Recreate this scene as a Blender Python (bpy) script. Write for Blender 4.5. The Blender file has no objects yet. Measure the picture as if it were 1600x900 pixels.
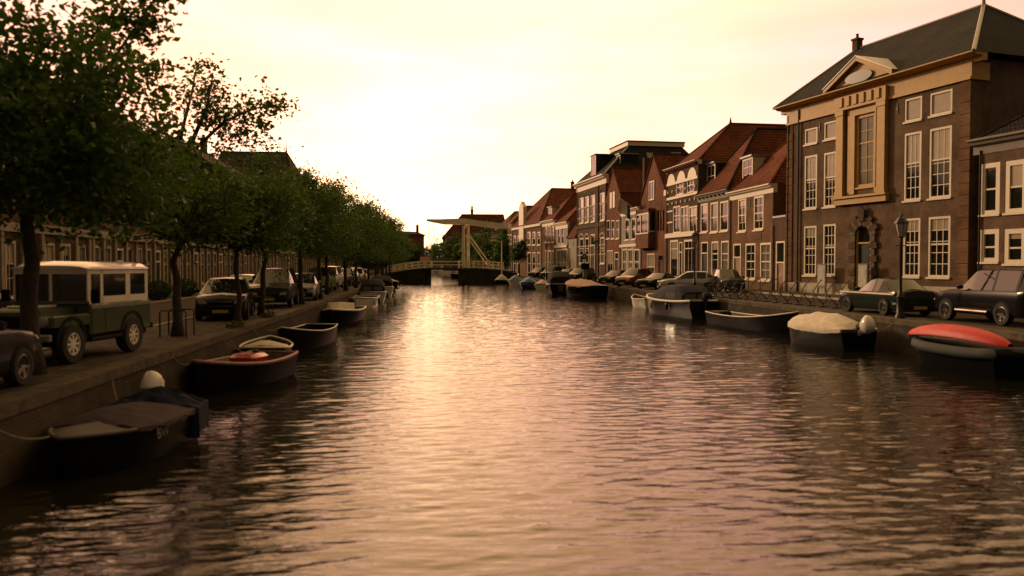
import bpy, math, random
import numpy as np
from mathutils import Vector, Matrix, Euler
random.seed(11)
RNG = np.random.default_rng(5)
R = math.radians
PI = math.pi
scene = bpy.context.scene
col = scene.collection

# ---------------------------------------------------------------- camera
# X runs across the canal (right +), Y along it, Z up; water is z = 0.
FPX, EYE, HQ = 1250.0, 3.03, 1.10          # focal length in photo pixels, eye height, quay height
YAW, PITCH = math.atan(121 / 1250), -math.atan(35 / 1250)
cam_d = bpy.data.cameras.new('camera')
cam = bpy.data.objects.new('camera', cam_d)
col.objects.link(cam)
cam.location = (0, 0, EYE)
cam.rotation_euler = (PI / 2 + PITCH, 0, -YAW)
cam_d.sensor_width = 36.0
cam_d.lens = 36.0 * FPX / 1600
cam_d.clip_start, cam_d.clip_end = 0.2, 6000
cam_d.dof.use_dof = True
cam_d.dof.focus_distance = 95
cam_d.dof.aperture_fstop = 0.85
scene.camera = cam
CAMM = Euler(cam.rotation_euler).to_matrix()

# ---------------------------------------------------------------- light
SUN_AZ, SUN_EL = -42.0, 15.0               # degrees; azimuth from +Y, minus is left
world = bpy.data.worlds.new('World')
scene.world = world
world.use_nodes = True
wn, wl = world.node_tree.nodes, world.node_tree.links
wn.clear()
w_out = wn.new('ShaderNodeOutputWorld')
w_bg = wn.new('ShaderNodeBackground')
w_bg.inputs['Strength'].default_value = 0.1
sky = wn.new('ShaderNodeTexSky')
sky.sky_type = 'NISHITA'
sky.sun_disc = False
sky.sun_elevation = R(SUN_EL)
sky.sun_rotation = R(SUN_AZ)
sky.dust_density = 4.0
w_tc = wn.new('ShaderNodeTexCoord')
def wmath(op, a, b=None, c=None):
    n = wn.new('ShaderNodeMath'); n.operation = op
    for i, v in enumerate((a, b, c)):
        if v is None: continue
        if isinstance(v, (int, float)): n.inputs[i].default_value = v
        else: wl.new(v, n.inputs[i])
    return n.outputs[0]
def wmix(blend, f, a, b):
    n = wn.new('ShaderNodeMix'); n.data_type = 'RGBA'; n.blend_type = blend
    for i, v in ((0, f), (6, a), (7, b)):
        if isinstance(v, (int, float)): n.inputs[i].default_value = v
        elif isinstance(v, tuple): n.inputs[i].default_value = v
        else: wl.new(v, n.inputs[i])
    return n.outputs[2]
w_dot = wn.new('ShaderNodeVectorMath'); w_dot.operation = 'DOT_PRODUCT'
GLOW_AZ = -.5                              # where the thin cloud is brightest
w_dot.inputs[1].default_value = (math.sin(R(GLOW_AZ)) * .985, math.cos(R(GLOW_AZ)) * .985, .12)
wl.new(w_tc.outputs['Generated'], w_dot.inputs[0])
w_sep = wn.new('ShaderNodeSeparateXYZ'); wl.new(w_tc.outputs['Generated'], w_sep.inputs[0])
w_t = wmath('MULTIPLY_ADD', w_dot.outputs['Value'], .5, .5)
w_ramp = wn.new('ShaderNodeValToRGB')
w_ramp.color_ramp.interpolation = 'B_SPLINE'
els = w_ramp.color_ramp.elements
SKY_RAMP = [(0.0, (.14, .088, .063)), (.34, (.23, .135, .088)), (.56, (.60, .34, .19)), (.78, (1.15, .62, .36)), (.90, (1.85, .86, .62)), (.95, (2.3, 1.04, .74)), (.985, (3.0, 1.46, .89)), (.995, (3.7, 2.0, 1.04)), (1.0, (4.9, 3.0, 1.30))]
els[0].position, els[1].position = 0, 1
for p, c in SKY_RAMP[1:-1]: els.new(p)
for e, (p, c) in zip(els, SKY_RAMP): e.position = p; e.color = (c[0] / 4, c[1] / 4, c[2] / 4, 1)
wl.new(w_t, w_ramp.inputs[0])
# thin streaks of high cloud
w_map = wn.new('ShaderNodeMapping'); w_map.inputs['Scale'].default_value = (1.6, 1.6, 9)
w_map.inputs['Rotation'].default_value = (.05, .12, 0)
wl.new(w_tc.outputs['Generated'], w_map.inputs[0])
w_noise = wn.new('ShaderNodeTexNoise'); w_noise.inputs['Scale'].default_value = 2.2
w_noise.inputs['Detail'].default_value = 6; w_noise.inputs['Roughness'].default_value = .55
wl.new(w_map.outputs[0], w_noise.inputs['Vector'])
w_cl = wn.new('ShaderNodeMapRange')
for i, v in ((1, .40), (2, .68), (3, 0.0), (4, .9)): w_cl.inputs[i].default_value = v
wl.new(w_noise.outputs[0], w_cl.inputs[0])
w_cloud = wmix('MIX', w_cl.outputs[0], (1, 1, 1, 1), (1.0, 1.08, 1.30, 1))
w_veil = wmix('MULTIPLY', 1.0, w_ramp.outputs[0], w_cloud)
# added boost overhead: a stronger, more golden veil for the near water to reflect
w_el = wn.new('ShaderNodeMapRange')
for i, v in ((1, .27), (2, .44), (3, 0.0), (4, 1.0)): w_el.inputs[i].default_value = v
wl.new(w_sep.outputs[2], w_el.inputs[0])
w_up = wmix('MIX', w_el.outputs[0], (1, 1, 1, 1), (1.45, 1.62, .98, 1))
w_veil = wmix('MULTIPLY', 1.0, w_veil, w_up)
w_veil = wmix('MULTIPLY', 1.0, w_veil, (40, 40, 40, 1))      # ramp quarters, background strength 0.1
w_warm = wmix('MULTIPLY', 1.0, sky.outputs[0], (1.0, .72, .45, 1))
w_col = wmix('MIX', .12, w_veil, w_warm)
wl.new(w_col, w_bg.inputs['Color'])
wl.new(w_bg.outputs[0], w_out.inputs['Surface'])

sun_d = bpy.data.lights.new('sun', 'SUN')
sun_d.energy = 2.6
sun_d.angle = R(5)
sun_d.color = (1.0, .66, .38)
sun = bpy.data.objects.new('sun', sun_d)
col.objects.link(sun)
sdir = Vector((math.sin(R(SUN_AZ)) * math.cos(R(SUN_EL)), math.cos(R(SUN_AZ)) * math.cos(R(SUN_EL)), math.sin(R(SUN_EL))))
sun.rotation_euler = (-sdir).to_track_quat('-Z', 'Y').to_euler()
sun.location = (0, 0, 60)

scene.view_settings.view_transform = 'Standard'
scene.view_settings.look = 'None'
scene.view_settings.gamma = 1
scene.view_settings.exposure = -0.15
scene.render.engine = 'CYCLES'
scene.cycles.use_denoising = True
scene.cycles.max_bounces = 6
scene.cycles.diffuse_bounces = 3
scene.cycles.glossy_bounces = 3
scene.cycles.transmission_bounces = 4
scene.cycles.caustics_reflective = False
scene.cycles.caustics_refractive = False
scene.cycles.sample_clamp_indirect = 4

# ---------------------------------------------------------------- surveying: photo measurements to metres
def ray(px, py):
    return CAMM @ Vector(((px - 800) / FPX, -(py - 450) / FPX, -1))
def G(px, py, z=HQ):
    d = ray(px, py); t = (z - EYE) / d.z
    return Vector((d.x * t, d.y * t))
def slope(px):                               # X / Y of a photo column at eye level
    d = ray(px, 415); return d.x / d.y

# ---------------------------------------------------------------- materials
MATS = {}
def base_mat(name):
    m = bpy.data.materials.new(name); m.use_nodes = True
    nt = m.node_tree
    return m, nt, nt.nodes['Principled BSDF']
def mat(name, c, rough=.6, metal=0.0, var=.12, scale=6.0, bump=0.0, bscale=40.0, coat=0.0, spec=.5, c2=None):
    """principled surface whose colour drifts between two tones through object-space noise"""
    if name in MATS: return MATS[name]
    m, nt, b = base_mat(name)
    N, L = nt.nodes, nt.links
    b.inputs['Roughness'].default_value = rough
    b.inputs['Metallic'].default_value = metal
    b.inputs['Specular IOR Level'].default_value = spec
    b.inputs['Coat Weight'].default_value = coat
    b.inputs['Coat Roughness'].default_value = .05
    tc = N.new('ShaderNodeTexCoord')
    no = N.new('ShaderNodeTexNoise'); no.inputs['Scale'].default_value = scale
    no.inputs['Detail'].default_value = 5; no.inputs['Roughness'].default_value = .65
    L.new(tc.outputs['Object'], no.inputs['Vector'])
    rp = N.new('ShaderNodeValToRGB')
    lo = tuple(v * (1 - var) for v in c) if c2 is None else c
    hi = tuple(min(1, v * (1 + var)) for v in c) if c2 is None else c2
    rp.color_ramp.elements[0].position = .32; rp.color_ramp.elements[1].position = .68
    rp.color_ramp.elements[0].color = (*lo, 1); rp.color_ramp.elements[1].color = (*hi, 1)
    L.new(no.outputs[0], rp.inputs[0]); L.new(rp.outputs[0], b.inputs['Base Color'])
    if bump:
        n2 = N.new('ShaderNodeTexNoise'); n2.inputs['Scale'].default_value = bscale; n2.inputs['Detail'].default_value = 4
        L.new(tc.outputs['Object'], n2.inputs['Vector'])
        bp = N.new('ShaderNodeBump'); bp.inputs['Strength'].default_value = bump; bp.inputs['Distance'].default_value = .02
        L.new(n2.outputs[0], bp.inputs['Height']); L.new(bp.outputs[0], b.inputs['Normal'])
    MATS[name] = m
    return m
def brick(name, c1, c2, mortar, w=.22, h=.065, ms=.012, rough=.85, stain=.55, bump=.7, flat=False, offset=.5):
    """brick or tile courses; (x + y, z) of the object's own frame, or (x, y) when flat"""
    if name in MATS: return MATS[name]
    m, nt, b = base_mat(name)
    N, L = nt.nodes, nt.links
    b.inputs['Roughness'].default_value = rough
    b.inputs['Specular IOR Level'].default_value = .12
    tc = N.new('ShaderNodeTexCoord')
    sp = N.new('ShaderNodeSeparateXYZ'); L.new(tc.outputs['Object'], sp.inputs[0])
    cb = N.new('ShaderNodeCombineXYZ')
    if flat:
        L.new(sp.outputs[0], cb.inputs[0]); L.new(sp.outputs[1], cb.inputs[1])
    else:
        ad = N.new('ShaderNodeMath'); ad.operation = 'ADD'
        L.new(sp.outputs[0], ad.inputs[0]); L.new(sp.outputs[1], ad.inputs[1])
        L.new(ad.outputs[0], cb.inputs[0]); L.new(sp.outputs[2], cb.inputs[1])
    br = N.new('ShaderNodeTexBrick')
    br.inputs['Color1'].default_value = (*c1, 1); br.inputs['Color2'].default_value = (*c2, 1); br.inputs['Mortar'].default_value = (*mortar, 1)
    br.inputs['Scale'].default_value = 1; br.inputs['Mortar Size'].default_value = ms
    br.inputs['Brick Width'].default_value = w; br.inputs['Row Height'].default_value = h
    br.offset = offset
    L.new(cb.outputs[0], br.inputs['Vector'])
    no = N.new('ShaderNodeTexNoise'); no.inputs['Scale'].default_value = .55; no.inputs['Detail'].default_value = 7; no.inputs['Roughness'].default_value = .7
    L.new(tc.outputs['Object'], no.inputs['Vector'])
    mr = N.new('ShaderNodeMapRange')
    for i, v in ((1, .3), (2, .7), (3, 1 - stain), (4, 1 + stain * .6)): mr.inputs[i].default_value = v
    L.new(no.outputs[0], mr.inputs[0])
    mx = N.new('ShaderNodeMix'); mx.data_type = 'RGBA'; mx.blend_type = 'MULTIPLY'; mx.inputs[0].default_value = 1
    L.new(br.outputs['Color'], mx.inputs[6]); L.new(mr.outputs[0], mx.inputs[7])
    L.new(mx.outputs[2], b.inputs['Base Color'])
    bp = N.new('ShaderNodeBump'); bp.inputs['Strength'].default_value = bump; bp.inputs['Distance'].default_value = .02; bp.invert = True
    L.new(br.outputs['Fac'], bp.inputs['Height']); L.new(bp.outputs[0], b.inputs['Normal'])
    MATS[name] = m
    return m
def glass(name, c=(.015, .014, .013), rough=.06, wob=.02):
    if name in MATS: return MATS[name]
    m = mat(name, c, rough, var=.3, scale=.8, spec=.7)
    nt = m.node_tree; b = nt.nodes['Principled BSDF']
    tc = nt.nodes.new('ShaderNodeTexCoord'); n = nt.nodes.new('ShaderNodeTexNoise'); n.inputs['Scale'].default_value = 1.3
    nt.links.new(tc.outputs['Object'], n.inputs['Vector'])
    bp = nt.nodes.new('ShaderNodeBump'); bp.inputs['Strength'].default_value = .25; bp.inputs['Distance'].default_value = wob
    nt.links.new(n.outputs[0], bp.inputs['Height']); nt.links.new(bp.outputs[0], b.inputs['Normal'])
    return m
def leafmat(name, c, c2):
    if name in MATS: return MATS[name]
    m, nt, b = base_mat(name)
    N, L = nt.nodes, nt.links
    out = [n for n in N if n.type == 'OUTPUT_MATERIAL'][0]
    tc = N.new('ShaderNodeTexCoord'); no = N.new('ShaderNodeTexNoise'); no.inputs['Scale'].default_value = 1.1; no.inputs['Detail'].default_value = 8; no.inputs['Roughness'].default_value = .8
    L.new(tc.outputs['Object'], no.inputs['Vector'])
    rp = N.new('ShaderNodeValToRGB'); rp.color_ramp.elements[0].position = .35; rp.color_ramp.elements[1].position = .65
    rp.color_ramp.elements[0].color = (*c, 1); rp.color_ramp.elements[1].color = (*c2, 1)
    L.new(no.outputs[0], rp.inputs[0]); L.new(rp.outputs[0], b.inputs['Base Color'])
    b.inputs['Roughness'].default_value = .5; b.inputs['Specular IOR Level'].default_value = .35
    tr = N.new('ShaderNodeBsdfTranslucent')
    mc = N.new('ShaderNodeMix'); mc.data_type = 'RGBA'; mc.blend_type = 'MULTIPLY'; mc.inputs[0].default_value = 1
    mc.inputs[7].default_value = (1.7, 1.5, .55, 1); L.new(rp.outputs[0], mc.inputs[6]); L.new(mc.outputs[2], tr.inputs[0])
    ms = N.new('ShaderNodeMixShader'); ms.inputs[0].default_value = .42
    L.new(b.outputs[0], ms.inputs[1]); L.new(tr.outputs[0], ms.inputs[2]); L.new(ms.outputs[0], out.inputs[0])
    MATS[name] = m
    return m

M_white = mat('cream_paint', (.66, .57, .45), .5, var=.08, scale=3, bump=.15, bscale=25)
M_stone = mat('pale_sandstone', (.42, .37, .29), .8, var=.25, scale=2.5, bump=.5, bscale=18)
M_grey_paint = mat('grey_plaster', (.20, .175, .145), .75, var=.15, scale=2, bump=.3, bscale=30)
M_ochre = mat('ochre_paint', (.44, .25, .048), .55, var=.12, scale=2.5, bump=.2, bscale=20)
M_pane = glass('window_glass')
M_pane_blind = mat('glass_over_blind', (.36, .30, .235), .12, var=.12, scale=1.5, coat=.4, spec=.6)
M_pane_dusty = mat('glass_over_net_curtain', (.16, .145, .12), .1, var=.3, scale=2, spec=.6)
M_wood = mat('brown_door_wood', (.20, .095, .035), .45, var=.3, scale=9, coat=.2)
M_dark_paint = mat('black_green_paint', (.012, .016, .013), .3, var=.2, coat=.3)
M_iron = mat('black_iron', (.014, .014, .013), .45, metal=.3, var=.3, scale=20)
M_brick_brown = brick('brown_brick', (.24, .115, .055), (.165, .078, .042), (.15, .11, .08))
M_brick_dark = brick('dark_brick', (.135, .070, .042), (.095, .050, .032), (.11, .085, .065))
M_brick_red = brick('red_brick', (.245, .080, .040), (.18, .058, .032), (.15, .095, .07))
M_brick_plum = brick('plum_brick', (.20, .118, .070), (.145, .086, .054), (.14, .11, .085))
M_tile_red = brick('red_pantiles', (.22, .060, .028), (.15, .042, .021), (.055, .018, .012), w=.24, h=.26, ms=.03, rough=.9, stain=.5, bump=1.0, offset=0)
M_tile_dark = brick('dark_pantiles', (.045, .036, .032), (.03, .025, .023), (.012, .01, .01), w=.24, h=.26, ms=.03, rough=.9, stain=.4, bump=1.0, offset=0)
M_slate = brick('grey_slates', (.034, .034, .036), (.024, .024, .026), (.012, .012, .012), w=.3, h=.2, ms=.012, rough=.9, stain=.4, bump=.6)
M_lead = mat('zinc_sheet', (.22, .22, .23), .4, metal=.4, var=.2)
M_bark = mat('bark', (.045, .034, .026), .95, var=.4, scale=12, bump=1, bscale=14)
M_leaf = leafmat('leaves', (.019, .052, .006), (.056, .122, .014))
M_leaf_dark = leafmat('dark_leaves', (.015, .034, .007), (.038, .072, .014))

# ---------------------------------------------------------------- mesh builder
class MB:
    def __init__(s): s.v = []; s.f = []; s.m = []
    def face(s, pts, mi=0):
        n = len(s.v); s.v += [tuple(p) for p in pts]; s.f.append(tuple(range(n, n + len(pts)))); s.m.append(mi)
    def add(s, vs, fs, mi=0):
        n = len(s.v); s.v += [tuple(p) for p in vs]
        s.f += [tuple(i + n for i in f) for f in fs]; s.m += [mi] * len(fs)
        return s
    def box(s, x0, x1, y0, y1, z0, z1, mi=0):
        return s.add([(x0, y0, z0), (x1, y0, z0), (x1, y1, z0), (x0, y1, z0), (x0, y0, z1), (x1, y0, z1), (x1, y1, z1), (x0, y1, z1)],
              [(0, 3, 2, 1), (4, 5, 6, 7), (0, 1, 5, 4), (1, 2, 6, 5), (2, 3, 7, 6), (3, 0, 4, 7)], mi)
    def bbox(s, x0, x1, y0, y1, z0, z1, b=.02, mi=0):
        """box with chamfered upright and top edges"""
        r = []
        for z, k in ((z0, b), (z0 + b, 0), (z1 - b, 0), (z1, b)):
            r.append([(x0 + b + k, y0 + k, z), (x1 - b - k, y0 + k, z), (x1 - k, y0 + b + k, z), (x1 - k, y1 - b - k, z),
                      (x1 - b - k, y1 - k, z), (x0 + b + k, y1 - k, z), (x0 + k, y1 - b - k, z), (x0 + k, y0 + b + k, z)])
        return s.loft(r, mi=mi)
    def xbox(s, mtx, sx, sy, sz, mi=0):
        vs = [mtx @ Vector((a * sx / 2, b * sy / 2, c * sz / 2)) for c in (-1, 1) for a, b in ((-1, -1), (1, -1), (1, 1), (-1, 1))]
        return s.add(vs, [(0, 3, 2, 1), (4, 5, 6, 7), (0, 1, 5, 4), (1, 2, 6, 5), (2, 3, 7, 6), (3, 0, 4, 7)], mi)
    def loft(s, rings, closed=True, caps=True, mi=0):
        n = len(rings[0]); base = len(s.v)
        for r in rings: s.v += [tuple(p) for p in r]
        for i in range(len(rings) - 1):
            for j in range(n if closed else n - 1):
                a = base + i * n + j; b = base + i * n + (j + 1) % n
                s.f.append((a, b, b + n, a + n)); s.m.append(mi)
        if caps and closed:
            s.f.append(tuple(base + j for j in reversed(range(n)))); s.m.append(mi)
            s.f.append(tuple(base + (len(rings) - 1) * n + j for j in range(n))); s.m.append(mi)
        return s
    def tube(s, pts, r, n=8, mi=0, closed=False):
        pts = [Vector(p) for p in pts]; k = len(pts)
        rr = r if isinstance(r, (list, tuple)) else [r] * k
        rings = []; up = Vector((0, 0, 1)); prev = None
        for i, p in enumerate(pts):
            if closed: t = pts[(i + 1) % k] - pts[i - 1]
            else: t = pts[min(i + 1, k - 1)] - pts[max(i - 1, 0)]
            t.normalize()
            if prev is None:
                a = t.cross(up)
                if a.length < .05: a = t.cross(Vector((1, 0, 0)))
            else:
                a = prev - t * prev.dot(t)
                if a.length < 1e-4: a = t.cross(up)
            a.normalize(); prev = a.copy(); b = t.cross(a)
            rings.append([p + (a * math.cos(q) + b * math.sin(q)) * rr[i] for q in (2 * PI * j / n for j in range(n))])
        if closed: rings.append(rings[0])
        return s.loft(rings, caps=not closed, mi=mi)
    def lathe(s, prof, n=16, mtx=None, mi=0):
        """profile of (radius, height) turned about the local z axis"""
        rings = [[(r * math.cos(2 * PI * j / n), r * math.sin(2 * PI * j / n), z) for j in range(n)] for r, z in prof]
        if mtx is not None: rings = [[mtx @ Vector(p) for p in q] for q in rings]
        return s.loft(rings, mi=mi)
    def prism(s, poly, a, b, mi=0):
        """polygon of (x, z) pushed from y = a to y = b"""
        return s.loft([[(x, a, z) for x, z in poly], [(x, b, z) for x, z in poly]], mi=mi)
    def build(s, name, mats, parent=None, smooth=None, loc=None):
        me = bpy.data.meshes.new(name)
        me.from_pydata(s.v, [], s.f)
        mats = mats if isinstance(mats, (list, tuple)) else [mats]
        for m in mats: me.materials.append(m)
        if len(mats) > 1: me.polygons.foreach_set('material_index', s.m)
        if smooth is not None:
            me.polygons.foreach_set('use_smooth', [True] * len(s.f))
            me.update()
            if smooth < 180:
                try: me.set_sharp_from_angle(angle=R(smooth))
                except Exception: pass
        me.update()
        o = bpy.data.objects.new(name, me); col.objects.link(o)
        if parent is not None: o.parent = parent
        if loc is not None: o.location = loc
        return o
def tag(o, label=None, cat=None, group=None, kind=None):
    if label: o['label'] = label
    if cat: o['category'] = cat
    if group: o['group'] = group
    if kind: o['kind'] = kind
    return o
def thing(name, label, cat, loc=(0, 0, 0), rz=0.0, group=None):
    o = bpy.data.objects.new(name, None); col.objects.link(o)
    o.empty_display_size = .3
    o.location = loc; o.rotation_euler = (0, 0, rz)
    return tag(o, label, cat, group)
def copy_tree(o, parent=None):
    c = o.copy(); col.objects.link(c)
    if parent is not None: c.parent = parent
    for ch in list(o.children): copy_tree(ch, c)
    return c
# ---------------------------------------------------------------- setting: water, ground, quays, roads
LQ = [(-5.85, -60), (-5.85, 60), (-6.6, 90), (-8.2, 140), (-9, 200), (-14, 300), (-26, 420)]     # left quay edge
RQ = [(16.2, -60), (16.2, 80), (14.3, 100), (13.6, 118), (12.7, 150), (11, 200), (6, 260), (-2, 330), (-18, 420)]
def interp(poly, y):
    return float(np.interp(y, [p[1] for p in poly], [p[0] for p in poly]))

def make_water():
    ys = [-60, -40, -20, -8, 0, 3, 5, 6]
    y = 6.0
    while y < 420:
        y += max(.038, y * .0026); ys.append(y)
    ys = np.array(ys); nc = 260
    s = np.linspace(0, 1, nc)
    L_ = np.interp(ys, [p[1] for p in LQ], [p[0] for p in LQ]) - .15
    R_ = np.interp(ys, [p[1] for p in RQ], [p[0] for p in RQ]) + .15
    X = L_[:, None] + (R_ - L_)[:, None] * s[None, :]
    Y = np.repeat(ys[:, None], nc, 1)
    Z = np.zeros_like(X)
    rng = np.random.default_rng(3)
    for lam in np.geomspace(.14, 2.0, 64):
        th = rng.normal(PI / 2 + .08, .34)
        k = 2 * PI / lam
        amp = .0036 * lam * (1 if lam < .42 else (.42 / lam) ** 1.45)
        ph = rng.uniform(0, 2 * PI)
        warp = .35 * np.sin(.23 * X + .17 * Y + ph) + .3 * np.sin(.31 * Y - .4 * X + 2 * ph)
        a = k * (math.cos(th) * X + math.sin(th) * Y) + ph + warp * 2
        lod = np.clip(lam / (np.maximum(Y, 6) * .0026 * 2.2), 0, 1)    # drop waves the grid cannot carry
        gust = .75 + .45 * np.sin(.11 * Y + .21 * X + ph * 1.7) * np.sin(.07 * Y - .13 * X + ph)
        Z += amp * gust * lod * np.sin(a)
    Z = Z + 1.2 * np.abs(Z) * Z / .05 * .12
    n = len(ys)
    co = np.stack([X, Y, Z], -1).reshape(-1, 3)
    idx = np.arange(n * nc).reshape(n, nc)
    q = np.stack([idx[:-1, :-1], idx[:-1, 1:], idx[1:, 1:], idx[1:, :-1]], -1).reshape(-1, 4)
    me = bpy.data.meshes.new('water')
    me.vertices.add(len(co)); me.vertices.foreach_set('co', co.ravel())
    me.loops.add(q.size); me.loops.foreach_set('vertex_index', q.ravel())
    me.polygons.add(len(q)); me.polygons.foreach_set('loop_start', np.arange(0, q.size, 4)); me.polygons.foreach_set('loop_total', np.full(len(q), 4))
    me.polygons.foreach_set('use_smooth', np.ones(len(q), bool))
    me.update(); me.validate()
    m, nt, b = base_mat('canal_water')
    N, L = nt.nodes, nt.links
    b.inputs['Base Color'].default_value = (.010, .009, .005, 1)
    b.inputs['Roughness'].default_value = .03
    b.inputs['IOR'].default_value = 1.55
    tc = N.new('ShaderNodeTexCoord'); mp = N.new('ShaderNodeMapping'); mp.inputs['Scale'].default_value = (.38, 1.3, 1)
    L.new(tc.outputs['Object'], mp.inputs[0])
    n1 = N.new('ShaderNodeTexNoise'); n1.inputs['Scale'].default_value = 7.5; n1.inputs['Detail'].default_value = 3; n1.inputs['Roughness'].default_value = .5
    n1.inputs['Distortion'].default_value = .6
    L.new(mp.outputs[0], n1.inputs['Vector'])
    bp = N.new('ShaderNodeBump'); bp.inputs['Strength'].default_value = .7; bp.inputs['Distance'].default_value = .014
    L.new(n1.outputs[0], bp.inputs['Height'])
    m2 = N.new('ShaderNodeMapping'); m2.inputs['Scale'].default_value = (.5, 1.5, 1); m2.inputs['Rotation'].default_value = (0, 0, .15); L.new(tc.outputs['Object'], m2.inputs[0])
    n2 = N.new('ShaderNodeTexNoise'); n2.inputs['Scale'].default_value = 1.3; n2.inputs['Detail'].default_value = 2; n2.inputs['Distortion'].default_value = .8
    L.new(m2.outputs[0], n2.inputs['Vector'])
    b2 = N.new('ShaderNodeBump'); b2.inputs['Strength'].default_value = .28; b2.inputs['Distance'].default_value = .045
    L.new(n2.outputs[0], b2.inputs['Height']); L.new(bp.outputs[0], b2.inputs['Normal']); L.new(b2.outputs[0], b.inputs['Normal'])
    me.materials.append(m)
    o = bpy.data.objects.new('water', me); col.objects.link(o)
    tag(o, kind='structure')
make_water()

M_ground = mat('earth_and_paving', (.085, .068, .05), .95, var=.3, scale=.4, bump=.4, bscale=6, spec=.08)
M_clinker = brick('clinker_paving', (.066, .040, .027), (.042, .027, .020), (.016, .012, .01), w=.24, h=.12, ms=.016, flat=True, stain=.4)
M_slabs = brick('grey_paving_slabs', (.090, .074, .056), (.056, .046, .036), (.016, .013, .010), w=.5, h=.5, ms=.02, flat=True, stain=.3)
M_quay = brick('quay_wall_brick', (.075, .055, .04), (.055, .042, .03), (.05, .045, .035), w=.22, h=.07, stain=.6)
M_coping = mat('granite_coping', (.085, .07, .053), .9, var=.4, scale=3, bump=.6, bscale=12, spec=.12)
M_kerb = mat('pale_kerb', (.34, .30, .25), .9, var=.25, scale=4, bump=.3, spec=.12)

def strip(name, left, right, z, m, kind='structure', smooth=None):
    mb = MB()
    for i in range(len(left) - 1):
        mb.face([(*left[i], z), (*right[i], z), (*right[i + 1], z), (*left[i + 1], z)])
    return tag(mb.build(name, m), kind=kind)
# the ground: one U-shaped sheet, left bank + far land + right bank
gm = MB()
big = 3000
for i in range(len(LQ) - 1):
    (x0, y0), (x1, y1) = LQ[i], LQ[i + 1]
    gm.face([(-big, y0, HQ), (x0, y0, HQ), (x1, y1, HQ), (-big, y1, HQ)])
for i in range(len(RQ) - 1):
    (x0, y0), (x1, y1) = RQ[i], RQ[i + 1]
    gm.face([(x0, y0, HQ), (big, y0, HQ), (big, y1, HQ), (x1, y1, HQ)])
gm.face([(-big, 420, HQ), (-26, 420, HQ), (-18, 420, HQ), (big, 420, HQ), (big, big, HQ), (-big, big, HQ)])
tag(gm.build('ground', M_ground), kind='structure')
# quay walls with a coping stone along the top
def quay(name, poly, sgn, label):
    root = thing(name, label, 'quay wall')
    w, c = MB(), MB()
    off = [(x - sgn * .0, y) for x, y in poly]
    for i in range(len(poly) - 1):
        (x0, y0), (x1, y1) = poly[i], poly[i + 1]
        w.add([(x0 + sgn * .03, y0, -1.2), (x1 + sgn * .03, y1, -1.2), (x1 + sgn * .03, y1, HQ - .16), (x0 + sgn * .03, y0, HQ - .16)], [(0, 1, 2, 3)])
        c.add([(x0, y0, HQ - .16), (x1, y1, HQ - .16), (x1, y1, HQ + .03), (x0, y0, HQ + .03), (x0 + sgn * .45, y0, HQ + .03), (x1 + sgn * .45, y1, HQ + .03), (x0 + sgn * .45, y0, HQ - .16), (x1 + sgn * .45, y1, HQ - .16)],
              [(0, 1, 2, 3), (3, 2, 5, 4), (4, 5, 7, 6), (0, 6, 7, 1)])
    w.build('brick_face', M_quay, root); c.build('coping', M_coping, root)
quay('quay_wall', LQ, -1, 'dark brick quay wall with stone coping below the tree row')
quay('quay_wall', RQ, 1, 'dark brick quay wall below the parked cars and bicycle stands')
# paving on the left bank
def offs(poly, d, ys): return [(interp(poly, y) + d, y) for y in ys]
YS = [-40, 0, 30, 60, 90, 115, 140, 170, 200]
strip('pavement', offs(LQ, -2.9, YS), offs(LQ, -.45, YS), HQ + .004, M_slabs)
strip('road', offs(LQ, -8.6, YS), offs(LQ, -3.05, YS), HQ + .004, M_clinker)
strip('footpath', offs(LQ, -13, YS), offs(LQ, -8.75, YS), HQ + .008, M_slabs)
kb = MB()
for d0, d1 in ((-3.05, -2.9), (-8.75, -8.6)):
    a, b = offs(LQ, d0, YS), offs(LQ, d1, YS)
    for i in range(len(a) - 1):
        for (p, q, z0, z1) in ((a, b, .05, .05),):
            kb.add([(*p[i], HQ + .05), (*q[i], HQ + .05), (*q[i + 1], HQ + .05), (*p[i + 1], HQ + .05), (*p[i], HQ), (*q[i], HQ), (*q[i + 1], HQ), (*p[i + 1], HQ)],
                   [(0, 1, 2, 3), (1, 5, 6, 2), (4, 0, 3, 7)])
tag(kb.build('kerb', M_kerb), kind='structure')
# paving on the right bank
strip('pavement', offs(RQ, .45, YS), offs(RQ, 1.6, YS), HQ + .004, M_slabs)
strip('road', offs(RQ, 1.6, YS), offs(RQ, 6.2, YS), HQ + .006, M_clinker)
strip('footpath', offs(RQ, 6.35, YS), offs(RQ, 9, YS), HQ + .10, M_slabs)
kb = MB()
a, b = offs(RQ, 6.2, YS), offs(RQ, 6.35, YS)
for i in range(len(a) - 1):
    kb.add([(*a[i], HQ + .12), (*b[i], HQ + .12), (*b[i + 1], HQ + .12), (*a[i + 1], HQ + .12), (*a[i], HQ), (*a[i + 1], HQ), (*b[i], HQ), (*b[i + 1], HQ)],
           [(0, 1, 2, 3), (4, 0, 3, 5), (1, 6, 7, 2)])
tag(kb.build('kerb', M_kerb), kind='structure')

# ---------------------------------------------------------------- houses
RF = [(28.6, 40.5), (25.1, 55.2), (24.7, 66), (24.0, 78), (23.0, 92), (21.8, 107), (20.0, 125), (17.4, 143), (14.6, 160), (12.0, 200)]   # right facades
def on_poly(poly, px):
    s = slope(px)
    for (x0, y0), (x1, y1) in zip(poly, poly[1:]):
        f0, f1 = x0 - s * y0, x1 - s * y1
        if f0 * f1 <= 0:
            t = f0 / (f0 - f1); return Vector((x0 + (x1 - x0) * t, y0 + (y1 - y0) * t))
    raise ValueError(px)

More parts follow.
